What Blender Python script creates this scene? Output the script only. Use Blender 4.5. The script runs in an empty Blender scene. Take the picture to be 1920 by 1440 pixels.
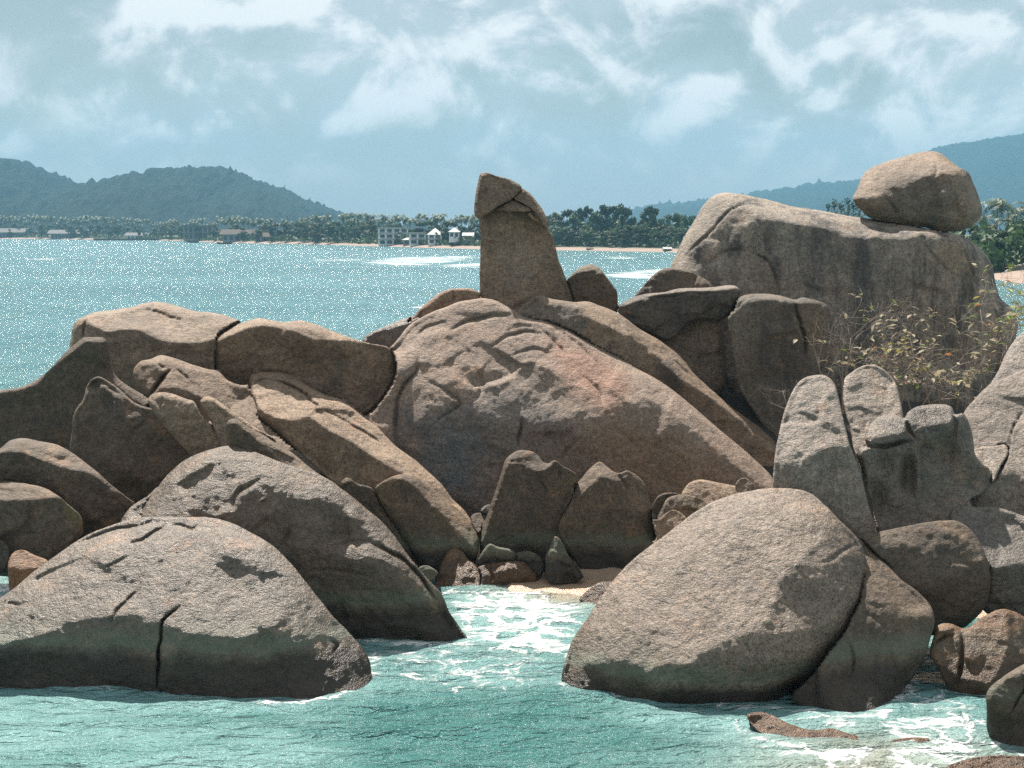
import bpy, math, random
import numpy as np
from mathutils import Vector
R = math.radians
random.seed(7)
rng = np.random.default_rng(11)
SC = bpy.context.scene
COL = SC.collection

# ------------------------------------------------------------------ camera
FPX, W, H = 2637.0, 1920, 1440          # focal length in photo pixels (about 40 degrees wide)
HZ = 432.0                              # horizon row in the photo
CAM_H = 8.0                             # eye height above the sea
PITCH = math.atan((H/2 - HZ)/FPX)
cam = bpy.data.objects.new('camera', bpy.data.cameras.new('camera'))
COL.objects.link(cam)
cam.location = (0, 0, CAM_H)
cam.rotation_euler = (math.pi/2 - PITCH, 0, 0)
cam.data.sensor_width = 36.0
cam.data.lens = 36.0*FPX/W
cam.data.clip_start = 0.5
cam.data.clip_end = 30000
SC.camera = cam

# ------------------------------------------------------------------ sky and sun
SUN_EL, SUN_AZ = R(58), R(-22)          # azimuth from +Y, negative = to the left
SUN_DIR = Vector((math.sin(SUN_AZ)*math.cos(SUN_EL), math.cos(SUN_AZ)*math.cos(SUN_EL), math.sin(SUN_EL)))
sun = bpy.data.objects.new('sun', bpy.data.lights.new('sun', 'SUN'))
COL.objects.link(sun)
sun.data.energy = 5.0
sun.data.angle = R(0.55)
sun.data.color = (1.0, 0.93, 0.84)
sun.rotation_euler = SUN_DIR.to_track_quat('Z', 'Y').to_euler()
sun.location = SUN_DIR*200
SC.view_settings.view_transform = 'Standard'
SC.view_settings.look = 'None'
SC.view_settings.gamma = 1.0
SC.view_settings.exposure = 1.05
SC.view_settings.use_curve_mapping = False
SC.cycles.use_denoising = False       # the glitter of the sea would be smoothed away
SC.cycles.max_bounces = 5
SC.cycles.diffuse_bounces = 2
SC.cycles.glossy_bounces = 2
SC.cycles.transmission_bounces = 2
SC.cycles.volume_bounces = 0
SC.cycles.transparent_max_bounces = 6
SC.cycles.sample_clamp_direct = 22
SC.cycles.sample_clamp_indirect = 4

class NT:
    """small helper to write node trees in one line per node"""
    def __init__(self, tree):
        self.t = tree; tree.nodes.clear()
    def n(self, kind, ins=None, **props):
        nd = self.t.nodes.new(kind)
        for k, v in props.items(): setattr(nd, k, v)
        for k, v in (ins or {}).items():
            s = nd.inputs[k]
            if isinstance(v, bpy.types.NodeSocket): self.t.links.new(v, s)
            elif isinstance(v, bpy.types.Node): self.t.links.new(v.outputs[0], s)
            else: s.default_value = v
        return nd
    def math(self, op, a, b=0.0, c=0.0, clamp=False):
        nd = self.n('ShaderNodeMath', {0: a, 1: b, 2: c}, operation=op); nd.use_clamp = clamp
        return nd.outputs[0]
    def noise(self, vec, scale, detail=4.0, rough=0.55, dist=0.0, color=False):
        nd = self.n('ShaderNodeTexNoise', {'Vector': vec, 'Scale': scale, 'Detail': detail, 'Roughness': rough, 'Distortion': dist})
        return nd.outputs['Color'] if color else nd.outputs[0]
    def ramp(self, fac, stops, interp='LINEAR'):
        nd = self.n('ShaderNodeValToRGB', {0: fac}); cr = nd.color_ramp; cr.interpolation = interp
        while len(cr.elements) < len(stops): cr.elements.new(0.5)
        for e, (p, c) in zip(cr.elements, stops):
            e.position = p; e.color = (c, c, c, 1) if isinstance(c, (int, float)) else (*c, 1)
        return nd.outputs[0]
    def mapr(self, v, a, b, c=0.0, d=1.0, smooth=True):
        nd = self.n('ShaderNodeMapRange', {0: v, 1: a, 2: b, 3: c, 4: d}, interpolation_type='SMOOTHSTEP' if smooth else 'LINEAR')
        return nd.outputs[0]
    def mix(self, fac, a, b, blend='MIX'):
        nd = self.n('ShaderNodeMix', None, data_type='RGBA', blend_type=blend)
        for i, v in ((0, fac), (6, a), (7, b)):
            s = nd.inputs[i]
            if isinstance(v, bpy.types.NodeSocket): self.t.links.new(v, s)
            elif isinstance(v, (tuple, list)): s.default_value = (*v, 1) if len(v) == 3 else v
            else: s.default_value = v
        return nd.outputs[2]
    def vmul(self, v, s):
        return self.n('ShaderNodeVectorMath', {0: v, 1: s}, operation='MULTIPLY').outputs[0]
    def vadd(self, v, s):
        return self.n('ShaderNodeVectorMath', {0: v, 1: s}, operation='ADD').outputs[0]

world = bpy.data.worlds.new('World'); SC.world = world; world.use_nodes = True
w = NT(world.node_tree)
SKY_STRENGTH = 0.05
sky = w.n('ShaderNodeTexSky', sky_type='NISHITA', sun_disc=False, sun_elevation=SUN_EL, sun_rotation=SUN_AZ,
          altitude=0.0, air_density=1.0, dust_density=1.2, ozone_density=1.5)
tc = w.n('ShaderNodeTexCoord')
d = tc.outputs['Generated']
sep = w.n('ShaderNodeSeparateXYZ', {0: d})
cp = w.vadd(w.vmul(d, (1.0, 1.0, 1.25)), (3.1, 1.7, 0.4))
big = w.noise(cp, 5.5, 3, 0.5)
mid = w.noise(cp, 13.0, 9, 0.55, 0.35)
dens = w.math('ADD', w.math('MULTIPLY', big, 1.0), w.math('MULTIPLY', mid, 0.8))
cover = w.mapr(dens, 0.74, 0.94)
# light and grey parts of the clouds
lum = w.noise(w.vadd(cp, (0.0, 0.0, -0.020)), 13.0, 9, 0.55, 0.35)
lumr = w.mapr(w.math('ADD', w.math('MULTIPLY', w.math('SUBTRACT', mid, lum), 2.2), w.noise(w.vadd(cp, (4, 4, 4)), 9.0, 6, .6)), 0.32, 0.72)
cloudcol = w.mix(lumr, (6.0, 6.8, 7.2), (11.0, 11.0, 11.0))
skyc = w.mix(1.0, sky.outputs[0], (0.86, 0.82, 0.70), 'MULTIPLY')
# pale haze near the horizon belongs to the air of the whole sky
hz = w.mapr(sep.outputs[2], 0.0, 0.16, 1.0, 0.0)
skyc = w.mix(w.math('MULTIPLY', hz, 0.8), skyc, (5.5, 6.1, 6.6))
covf = w.math('MULTIPLY', cover, w.mapr(sep.outputs[2], 0.012, 0.085, 0.0, 0.9))
fin = w.mix(covf, skyc, cloudcol)
bg = w.n('ShaderNodeBackground', {0: fin, 1: SKY_STRENGTH})
w.n('ShaderNodeOutputWorld', {0: bg.outputs[0]})

# ------------------------------------------------------------------ projection helpers used while laying out the place
FWD = np.array([0, math.cos(PITCH), -math.sin(PITCH)])
UPV = np.array([0, math.sin(PITCH), math.cos(PITCH)])
RGT = np.array([1.0, 0, 0])
CAMP = np.array([0, 0, CAM_H])
def ray(x, y):
    x = np.asarray(x, float); y = np.asarray(y, float)
    return FWD + ((x - W/2)/FPX)[..., None]*RGT + ((H/2 - y)/FPX)[..., None]*UPV
def at_depth(x, y, s):
    return CAMP + ray(x, y)*np.asarray(s, float)[..., None]
def water_depth(x, y, z=0.0):
    return (z - CAM_H)/ray(x, y)[..., 2]
def on_water(x, y, z=0.0):
    return at_depth(x, y, water_depth(x, y, z))

_T = rng.random((64, 64, 64)).astype(np.float32)*2 - 1
def vnoise(P):
    f = np.floor(P); t = P - f; t = t*t*t*(t*(t*6 - 15) + 10)
    i = f.astype(np.int64) & 63; j = (i + 1) & 63
    x0, y0, z0 = i[..., 0], i[..., 1], i[..., 2]; x1, y1, z1 = j[..., 0], j[..., 1], j[..., 2]
    tx, ty, tz = t[..., 0], t[..., 1], t[..., 2]
    a = _T[x0, y0, z0]*(1-tx) + _T[x1, y0, z0]*tx
    b = _T[x0, y1, z0]*(1-tx) + _T[x1, y1, z0]*tx
    c = _T[x0, y0, z1]*(1-tx) + _T[x1, y0, z1]*tx
    e = _T[x0, y1, z1]*(1-tx) + _T[x1, y1, z1]*tx
    return (a*(1-ty) + b*ty)*(1-tz) + (c*(1-ty) + e*ty)*tz
def fbm(P, scale, octaves=4, gain=0.5, off=0.0):
    P = np.asarray(P, float)*scale + off; out = 0; amp = 1
    for _ in range(octaves):
        out = out + amp*vnoise(P); P = P*2.03 + 17.3; amp *= gain
    return out

def tag(o, label=None, cat=None, group=None, kind=None):
    for k, v in (('label', label), ('category', cat), ('group', group), ('kind', kind)):
        if v: o[k] = v
    return o
def link(o, parent=None):
    COL.objects.link(o)
    if parent is not None: o.parent = parent
    return o
def mesh_np(name, verts, quads=None, tris=None, smooth=True):
    me = bpy.data.meshes.new(name)
    loops, starts, n = [], [], 0
    for arr, k in ((quads, 4), (tris, 3)):
        if arr is not None and len(arr):
            arr = np.asarray(arr, np.int32)
            loops.append(arr.ravel()); starts.append(n + np.arange(len(arr), dtype=np.int32)*k); n += arr.size
    loops = np.concatenate(loops); starts = np.concatenate(starts)
    verts = np.asarray(verts, np.float32)
    me.vertices.add(len(verts)); me.vertices.foreach_set('co', verts.ravel())
    me.loops.add(len(loops)); me.loops.foreach_set('vertex_index', loops)
    me.polygons.add(len(starts)); me.polygons.foreach_set('loop_start', starts)
    me.update(calc_edges=True)
    me.validate()
    if smooth: me.polygons.foreach_set('use_smooth', np.ones(len(me.polygons), bool))
    return me
def new_mat(name):
    m = bpy.data.materials.new(name); m.use_nodes = True
    return m, NT(m.node_tree)
def simple_mat(name, col, rough=0.8, var=0.25, scale=3.0, spec=0.3, trans=0.0):
    m, t = new_mat(name)
    tcn = t.n('ShaderNodeTexCoord').outputs['Object']
    nz = t.noise(tcn, scale, 5, 0.6)
    c = t.mix(nz, tuple(x*(1-var) for x in col), tuple(min(1, x*(1+var)) for x in col))
    b = t.n('ShaderNodeBsdfPrincipled', {'Base Color': c, 'Roughness': rough, 'Specular IOR Level': spec})
    sh = b.outputs[0]
    if trans > 0:
        tr = t.n('ShaderNodeBsdfTranslucent', {'Color': c})
        sh = t.n('ShaderNodeMixShader', {0: trans, 1: sh, 2: tr.outputs[0]}).outputs[0]
    t.n('ShaderNodeOutputMaterial', {0: sh})
    return m
ALB = 0.55                               # overall reflectance of the granite
# ------------------------------------------------------------------ rock material
def rock_mat(name, ca, cb, dark=(0.06, 0.055, 0.05), patch=0.35, streak=0.0, wet=0.0, wetlevel=0.25, bump=1.0, grain=1.0, scale=1.0, warm=0.72, gloss=0.72):
    wm = tuple(ALB*(v*warm+u*(1-warm)) for v, u in zip((1.05, .95, .84), (1.16, 1.13, 1.10))); ca = tuple(x*k for x, k in zip(ca, wm)); cb = tuple(x*k for x, k in zip(cb, wm)); dark = tuple(x*ALB for x in dark)
    m, t = new_mat(name)
    ob = t.n('ShaderNodeTexCoord').outputs['Object']
    pos = t.n('ShaderNodeNewGeometry').outputs['Position']
    zp = t.n('ShaderNodeSeparateXYZ', {0: pos}).outputs[2]
    big = t.noise(ob, 0.55*scale, 3, 0.6, 0.6)
    col = t.mix(t.mapr(big, 0.33, 0.67), ca, cb)
    # greyer and warmer mottling
    mo = t.noise(ob, 2.3*scale, 6, 0.65, 0.4)
    col = t.mix(t.mapr(mo, 0.45, 0.75, 0, 0.5), col, tuple(x*0.62 for x in ca))
    col = t.mix(t.mapr(mo, 0.50, 0.28, 0, 0.45), col, tuple(min(1, x*1.35) for x in cb))
    # dark lichen and weather stain
    pt = t.noise(t.vadd(ob, (7, 3, 1)), 1.2*scale, 6, 0.68, 0.8)
    col = t.mix(t.mapr(pt, 0.52, 0.68, 0, patch), col, dark)
    # rusty and pale blotches
    ru = t.noise(t.vadd(ob, (1, 9, 4)), 0.9*scale, 4, 0.62, 1.0)
    col = t.mix(t.mapr(ru, 0.56, 0.70, 0, 0.38), col, (0.36, 0.20, 0.115))
    if streak > 0:
        st = t.noise(t.vmul(ob, (1.5, 1.5, 0.16)), 1.3, 6, 0.6, 0.5)
        st2 = t.noise(t.vmul(ob, (4.5, 4.5, 0.35)), 1.3, 5, 0.6, 0.3)
        f = t.math('MULTIPLY', t.mapr(st, 0.42, 0.62), t.mapr(st2, 0.30, 0.60, 0.35, 1.0))
        col = t.mix(t.math('MULTIPLY', f, min(1, streak*1.1)), col, (0.022, 0.024, 0.027))
        ph = t.mapr(st2, 0.58, 0.74, 0, 0.30*streak)
        col = t.mix(ph, col, (0.42, 0.37, 0.31))
    # painted-in stains and other colour patches of single boulders
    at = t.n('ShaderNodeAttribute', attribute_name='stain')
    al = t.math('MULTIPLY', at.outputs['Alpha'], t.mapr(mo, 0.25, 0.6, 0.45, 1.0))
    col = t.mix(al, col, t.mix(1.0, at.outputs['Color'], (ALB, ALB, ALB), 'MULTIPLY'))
    # no two boulders are quite the same stone
    rnd = t.n('ShaderNodeObjectInfo').outputs['Random']
    col = t.mix(1.0, col, t.ramp(rnd, [(0, (0.72, 0.70, 0.68)), (.35, (1.0, .97, .93)), (.7, (.90, .93, .96)), (1, (1.16, 1.10, 1.02))]), 'MULTIPLY')
    # crystal grain of the granite
    g1 = t.noise(ob, 30.0, 3, 0.7)
    g2 = t.noise(t.vadd(ob, (5, 5, 5)), 11.0, 4, 0.7)
    gg = t.math('ADD', t.mapr(g1, 0.3, 0.7, -0.5, 0.5), t.mapr(g2, 0.3, 0.7, -0.4, 0.4))
    col = t.mix(1.0, col, t.n('ShaderNodeCombineColor', {i: t.math('MULTIPLY_ADD', gg, 0.74*grain, 1.0) for i in range(3)}).outputs[0], 'MULTIPLY')
    # the tide line: weed just above, dark wet rock below
    zn = t.math('ADD', zp, t.math('MULTIPLY', t.math('SUBTRACT', t.noise(ob, 1.6, 5, 0.6), 0.5), 0.55))
    weed = t.math('MULTIPLY', t.mapr(zn, wetlevel+0.42, wetlevel+0.50), t.mapr(zn, wetlevel+0.85, wetlevel+0.55))
    col = t.mix(t.math('MULTIPLY', weed, 0.30), col, (0.16, 0.23, 0.17))
    green = t.mapr(zn, wetlevel+1.25, wetlevel+0.5, 0, 0.30)
    col = t.mix(green, col, (0.085, 0.092, 0.062))
    wf = t.mapr(zn, wetlevel+0.48, wetlevel+0.22)
    if wet > 0: wf = t.math('MAXIMUM', wf, wet)
    col = t.mix(wf, col, t.mix(1.0, col, (0.30, 0.26, 0.235), 'MULTIPLY'))
    ro = t.mapr(wf, 0, 1, gloss, 0.36, False)
    # relief finer than the mesh
    b1 = t.noise(t.vmul(ob, (1, 1, 1.7)), 7.5, 4, 0.66, 0.3)
    b2 = t.noise(t.vmul(ob, (1, 1, 1.6)), 26.0, 3, 0.7)
    b3 = t.noise(t.vadd(ob, (2, 8, 3)), 2.2, 3, 0.55, 0.5)
    hgt = t.math('ADD', t.math('ADD', t.math('MULTIPLY', b1, 0.045*bump), t.math('MULTIPLY', b2, 0.026*bump)), t.math('MULTIPLY', b3, 0.04*bump))
    bm = t.n('ShaderNodeBump', {'Height': hgt, 'Strength': 1.0, 'Distance': 1.0})
    b = t.n('ShaderNodeBsdfPrincipled', {'Base Color': col, 'Roughness': ro, 'Specular IOR Level': 0.45, 'Normal': bm.outputs[0]})
    t.n('ShaderNodeOutputMaterial', {0: b.outputs[0]})
    return m
TAN = rock_mat('granite_tan', (0.34, 0.265, 0.205), (0.43, 0.335, 0.255), patch=0.40)
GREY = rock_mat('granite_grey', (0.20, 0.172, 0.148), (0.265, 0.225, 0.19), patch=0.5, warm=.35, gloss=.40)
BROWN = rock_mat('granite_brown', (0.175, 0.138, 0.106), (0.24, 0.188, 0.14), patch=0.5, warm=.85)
PINK = rock_mat('granite_pink', (0.38, 0.285, 0.23), (0.45, 0.35, 0.28), patch=0.35)
PALE = rock_mat('granite_pale', (0.37, 0.325, 0.29), (0.46, 0.40, 0.35), patch=0.3, bump=1.3, warm=.4, gloss=.6)
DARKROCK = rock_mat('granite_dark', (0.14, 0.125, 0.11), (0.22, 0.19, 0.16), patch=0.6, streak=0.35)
STREAK = rock_mat('granite_streaked', (0.42, 0.35, 0.285), (0.50, 0.42, 0.34), patch=0.3, streak=0.72, warm=.25)
WET = rock_mat('granite_wet', (0.60, 0.36, 0.20), (0.72, 0.47, 0.28), patch=0.35, wet=0.8, bump=1.0)
MOSSY = rock_mat('granite_mossy', (0.36, 0.28, 0.2), (0.44, 0.36, 0.26), patch=0.3, wet=0.5)

# ------------------------------------------------------------------ rock builder
# A boulder is laid out by its outline and by the way its faces lean (a, -1, b): a to the right, b upwards.
# The faces are integrated to a relief of real depth, closed by a rounded back, roughened and cracked.
OX, OY = -400, -200
ZB = np.full((2000, 2800), 1e9)          # distance of the boulders already standing in front
def catmull(P, sub=5, closed=True):
    P = np.asarray(P, float); n = len(P); out = []
    for i in range(n if closed else n-1):
        p0, p1, p2, p3 = (P[(i-1) % n], P[i], P[(i+1) % n], P[(i+2) % n]) if closed else (P[max(i-1, 0)], P[i], P[i+1], P[min(i+2, n-1)])
        t1 = max(np.linalg.norm(p1-p0), 1e-3)**.5; t2 = max(np.linalg.norm(p2-p1), 1e-3)**.5; t3 = max(np.linalg.norm(p3-p2), 1e-3)**.5
        m1 = t2*((p1-p0)/t1 - (p2-p0)/(t1+t2) + (p2-p1)/t2)
        m2 = t2*((p2-p1)/t2 - (p3-p1)/(t2+t3) + (p3-p2)/t3)
        for k in range(sub):
            t = k/sub
            out.append((2*t**3-3*t*t+1)*p1 + (t**3-2*t*t+t)*m1 + (-2*t**3+3*t*t)*p2 + (t**3-t*t)*m2)
    if not closed: out.append(P[-1])
    return np.array(out)
def seg_dist(X, Y, poly, closed=True):
    """distance to a polyline, and the nearest point on it"""
    A = poly; B = np.roll(poly, -1, 0)
    if not closed: A, B = A[:-1], poly[1:]
    best = np.full(X.shape, 1e18); nx = np.zeros_like(X); ny = np.zeros_like(X)
    for (ax, ay), (bx, by) in zip(A, B):
        dx, dy = bx-ax, by-ay; l2 = dx*dx+dy*dy+1e-9
        t = np.clip(((X-ax)*dx+(Y-ay)*dy)/l2, 0, 1)
        qx, qy = ax+t*dx, ay+t*dy
        dd = (X-qx)**2+(Y-qy)**2
        u = dd < best
        best[u] = dd[u]; nx[u] = qx[u]; ny[u] = qy[u]
    return np.sqrt(best), nx, ny
def inside(X, Y, poly):
    c = np.zeros(X.shape, bool); A = poly; B = np.roll(poly, -1, 0)
    for (ax, ay), (bx, by) in zip(A, B):
        if ay == by: continue
        k = ((ay > Y) != (by > Y)) & (X < (bx-ax)*(Y-ay)/(by-ay)+ax)
        c ^= k
    return c
def sdist(X, Y, poly):
    dd, _, _ = seg_dist(X, Y, poly)
    return np.where(inside(X, Y, poly), dd, -dd)
def sstep(x): x = np.clip(x, 0, 1); return x*x*(3-2*x)

def solve(gx, gy, M, pinw, pinv, it=600):
    """least squares depth from slopes on the grid M, with soft pins"""
    ex = M[:, 1:] & M[:, :-1]; ey = M[1:, :] & M[:-1, :]
    gxe = 0.5*(gx[:, 1:]+gx[:, :-1])*ex; gye = 0.5*(gy[1:]+gy[:-1])*ey
    def AT(px, py):
        o = np.zeros(M.shape)
        o[:, 1:] += px; o[:, :-1] -= px; o[1:] += py; o[:-1] -= py
        return o
    def A(u):
        return AT((u[:, 1:]-u[:, :-1])*ex, (u[1:]-u[:-1])*ey) + pinw*u
    b = AT(gxe, gye) + pinw*pinv
    u = np.zeros(M.shape); u[M] = (pinv*pinw).sum()/max(pinw.sum(), 1e-9)
    r = (b - A(u))*M; p = r.copy(); rs = (r*r).sum(); r0 = rs
    for k in range(it):
        Ap = A(p)*M; al = rs/max((p*Ap).sum(), 1e-30)
        u += al*p; r -= al*Ap; rn = (r*r).sum()
        if rn < 1e-10*r0 + 1e-18: break
        p = r + (rn/rs)*p; rs = rn
    return u

def facets(P, cell, seed):
    """planes broken off at slightly different angles: sum of tilted cells with narrow blends"""
    Q = P/cell; base = np.floor(Q).astype(np.int64); num = np.zeros(P.shape[:-1]); den = np.zeros(P.shape[:-1])
    for i in (-1, 0, 1):
        for j in (-1, 0, 1):
            for k in (-1, 0, 1):
                c = base + np.array([i, j, k]); h = (c[..., 0]*73856093 ^ c[..., 1]*19349663 ^ c[..., 2]*83492791 ^ (seed*2654435)) & 0xffff
                f = lambda m: ((h*m) & 0xffff)/65535.0
                F = c + np.stack([f(40503), f(30011), f(10007)], -1); dv = Q - F
                wgt = np.exp(-26*(dv*dv).sum(-1)) + 1e-12
                tl = (f(7919)-.5)*dv[..., 0] + (f(6271)-.5)*dv[..., 2]*1.2 + (f(9973)-.5)*.5
                num += wgt*tl; den += wgt
    return num/den*cell
def relief(name, outline, label, mat, n=(0, -1, .3), regions=(), cracks=(), dents=(), tints=(), water=None, pins=(), depth=None,
           gap=0.10, rim=None, rimk=1.5, thick=None, step=3.0, rough=1.0, parent=None, cat='boulder', group=None, sub=5, jag=0.6, facet=0.5, feather=5, front=False):
    g = step
    poly = catmull(outline, sub) if sub > 1 else np.asarray(outline, float)
    # natural unevenness of the outline
    tt = np.cumsum(np.r_[0, np.linalg.norm(np.diff(poly, axis=0), axis=1)])
    q = np.stack([tt*0.035, np.full_like(tt, len(ROCKS)*3.7), np.zeros_like(tt)], -1)
    poly = poly + jag*np.stack([fbm(q, 1, 3), fbm(q, 1, 3, off=31.7)], -1)*1.6
    x0, y0 = poly.min(0) - 2*g; x1, y1 = poly.max(0) + 2*g
    xs = np.arange(x0, x1+g, g); ys = np.arange(y0, y1+g, g)
    X, Y = np.meshgrid(xs, ys)
    dd, nx, ny = seg_dist(X, Y, poly); ins = inside(X, Y, poly)
    sd = np.where(ins, dd, -dd)
    I = sd > 0.35*g
    ring = np.zeros_like(I)
    pad = np.pad(I, 1)
    for dy in (0, 1, 2):
        for dx in (0, 1, 2): ring |= pad[dy:dy+I.shape[0], dx:dx+I.shape[1]]
    ring &= ~I
    M = I | ring
    PX = np.where(ring, nx, X); PY = np.where(ring, ny, Y)
    size = min(x1-x0, y1-y0)
    if rim is None: rim = float(np.clip(0.075*size, 4, 15))
    # lean of the faces
    up_ = lambda v: (v[0], v[1], v[2]*1.22 if v[2] >= .7 else v[2])
    N = np.zeros(X.shape+(3,)); N[:] = up_(n)
    N /= np.linalg.norm(N[0, 0])
    for rg in regions:
        pg = catmull(rg[0], 3); nn = np.array(up_(rg[1]), float); nn /= np.linalg.norm(nn)
        fe = .75*(rg[2] if len(rg) > 2 else feather)
        wgt = sstep((sdist(X, Y, pg)+fe)/(2*fe))[..., None]
        N = N*(1-wgt) + nn*wgt
    gyy, gxx = np.gradient(sd, g)
    gl = np.hypot(gxx, gyy)+1e-6
    k = rimk*np.clip(1-np.maximum(sd, 0)/rim, 0, 1)**2
    out = (-gxx/gl)[..., None]*RGT - (-gyy/gl)[..., None]*UPV
    N = N + k[..., None]*out
    N /= np.linalg.norm(N, axis=-1, keepdims=True)
    D = ray(PX, PY)
    nd = np.minimum((N*D).sum(-1), -0.20)
    Lx = -(N@RGT)/(FPX*nd)*g; Ly = (N@UPV)/(FPX*nd)*g
    pinw = np.zeros(X.shape); pinv = np.zeros(X.shape)
    def pin(px, py, s, wt):
        i = int(round((px-x0)/g)); j = int(round((py-y0)/g))
        if 0 <= j < X.shape[0] and 0 <= i < X.shape[1] and M[j, i]:
            pinw[j, i] += wt; pinv[j, i] = math.log(s)
    auto = True
    if water is not None:
        auto = False
        wl = catmull(water, 12, closed=False)
        for (px, py) in wl: pin(px, py, float(water_depth(px, py)), 0.06)
    for (px, py, s) in pins: auto = False; pin(px, py, s, 0.2)
    if depth is not None:
        auto = False; jc, ic = np.argwhere(M)[len(np.argwhere(M))//2]
    if auto or pinw.sum() == 0:
        jc, ic = np.argwhere(M)[M.sum()//2]; pinw[jc, ic] = 1.0; pinv[jc, ic] = math.log(depth or 30.0)
    L = solve(Lx, Ly, M, pinw, pinv)
    # stand it behind what is in front of it
    zi = np.clip(np.round(PY).astype(int)-OY, 0, ZB.shape[0]-1); zj = np.clip(np.round(PX).astype(int)-OX, 0, ZB.shape[1]-1)
    ZP = ZB[zi, zj]; cov = (ZP < 1e8) & M
    S = np.exp(L)
    if auto and not front:
        vis = M & ~cov
        band = vis.copy()
        for _ in range(int(10/g)+1):
            pb = np.pad(band, 1); band = pb[1:-1, 1:-1] | pb[:-2, 1:-1] | pb[2:, 1:-1] | pb[1:-1, :-2] | pb[1:-1, 2:]
        band &= cov
        if band.sum() > 3:
            sh = np.percentile(np.log(ZP[band]+gap) - L[band], 80)
            L = L + sh; S = np.exp(L)
    smin, smax = S[M].min(), S[M].max()
    # roughness of the rock in metres
    P = CAMP + D*S[..., None]
    px_m = np.median(S[M])/FPX
    big = min(1.0, size*px_m/3.0)
    disp = rough*(0.13*big*fbm(P, 0.5, 2, off=len(ROCKS)*5.1) + 0.024*fbm(P, 2.2, 4, 0.55, off=3.3) + 0.010*fbm(P, 9.0, 2))
    # worn ledges: a few steps following weathering layers
    lay = fbm(P*np.array([1, 1, 1.8]), 0.9, 3, off=9.1)
    disp += rough*0.03*big*np.abs(lay)**0.6
    if facet > 0: disp += facet*(0.34*facets(P, 1.5*max(big, .35), len(ROCKS)+3) + 0.22*facets(P, .55, len(ROCKS)+77))
    for cr in cracks:
        pl = catmull(cr[0], 4, closed=False); wd = cr[1]; dp = cr[2]
        pl = pl + np.stack([fbm(np.stack([pl[:, 0], pl[:, 1], 0*pl[:, 0]], -1), 0.06, 2), fbm(np.stack([pl[:, 0], pl[:, 1], 0*pl[:, 0]], -1), 0.06, 2, off=50)], -1)*2.0
        cd, qx, qy = seg_dist(X, Y, pl, closed=False)
        e0 = np.hypot(qx-pl[0, 0], qy-pl[0, 1]); e1 = np.hypot(qx-pl[-1, 0], qy-pl[-1, 1]); ln = np.linalg.norm(np.diff(pl, axis=0), axis=1).sum()
        tp = np.clip(np.minimum(e0, e1)/(0.3*ln+4), 0.0, 1)**.7
        near_ = cd < 6*wd
        disp[near_] += (dp*tp*np.exp(-(cd/(wd*(.45+.55*tp)*.85))**2))[near_]
    for (cx, cy, rx, ry, dp) in dents:
        disp += dp*np.exp(-((X-cx)/rx)**2-((Y-cy)/ry)**2)
    S = S + disp*np.clip(sd/(0.6*min(rim, 16)), 0.25, 1)
    Sf = np.where(cov, np.maximum(S, ZP+0.06), S) if not front else S
    if thick is None: thick = float(np.clip(0.45*math.sqrt(M.sum())*g*px_m, 0.25, 3.2))
    Rb = max(sd.max()*0.9, g)
    Sb = Sf + thick*np.sqrt(np.clip(1-(1-np.clip(sd/Rb, 0, 1))**2, 0, 1)) + 0.03
    idx = -np.ones(X.shape, int); idx[M] = np.arange(M.sum()); nv = int(M.sum())
    bidx = idx.copy(); bidx[I] = nv + np.arange(I.sum())
    V = np.concatenate([(CAMP + D*Sf[..., None])[M], (CAMP + D*Sb[..., None])[I]])
    q = M[:-1, :-1] & M[1:, :-1] & M[:-1, 1:] & M[1:, 1:] & (I[:-1, :-1] | I[1:, :-1] | I[:-1, 1:] | I[1:, 1:])
    F = np.stack([idx[1:, :-1][q], idx[1:, 1:][q], idx[:-1, 1:][q], idx[:-1, :-1][q]], -1)
    B = np.stack([bidx[:-1, :-1][q], bidx[:-1, 1:][q], bidx[1:, 1:][q], bidx[1:, :-1][q]], -1)
    same = (F[:, ::-1] == B).all(1)
    Fq = np.concatenate([F, B[~same]])
    org = np.array([V[:, 0].mean(), V[:, 1].mean(), V[:, 2].min()])
    if parent is not None: org = np.array(parent.location)
    me = mesh_np(name, V-org, Fq)
    ca = np.zeros(X.shape+(4,), np.float32)
    for (pg, fe, c, a) in tints:
        wgt = (sstep((sdist(X, Y, catmull(pg, 3))+fe)/(2*fe))*a)[..., None]
        ca[..., :3] = np.where(ca[..., 3:] > 0.01, ca[..., :3]*(1-wgt)+np.array(c)*wgt, np.array(c)); ca[..., 3:] = ca[..., 3:]*(1-wgt)+wgt
    att = me.attributes.new('stain', 'FLOAT_COLOR', 'POINT')
    att.data.foreach_set('color', np.concatenate([ca[M], np.zeros((int(I.sum()), 4), np.float32)]).astype(np.float32).ravel()) if len(me.vertices) == len(V) else None
    me.materials.append(mat)
    o = bpy.data.objects.new(name, me); link(o, parent)
    if parent is None:
        o.location = org; tag(o, label, cat, group)
    else:
        if label: o['label'] = label
    # remember its front for the boulders behind
    bx0, bx1 = int(x0)-OX, int(x1)-OX; by0, by1 = int(y0)-OY, int(y1)-OY
    bx0, by0 = max(bx0, 0), max(by0, 0); bx1, by1 = min(bx1, ZB.shape[1]-1), min(by1, ZB.shape[0]-1)
    gi = np.clip(np.round((np.arange(by0, by1)+OY-y0)/g).astype(int), 0, X.shape[0]-1); gj = np.clip(np.round((np.arange(bx0, bx1)+OX-x0)/g).astype(int), 0, X.shape[1]-1)
    sub_m = M[np.ix_(gi, gj)]; sub_s = Sf[np.ix_(gi, gj)]
    blk = ZB[by0:by1, bx0:bx1]; blk[sub_m] = np.minimum(blk[sub_m], sub_s[sub_m])
    ROCKS.append((label, round(float(S[M].min()), 1), round(float(S[M].max()), 1), len(V)))
    return o
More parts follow.
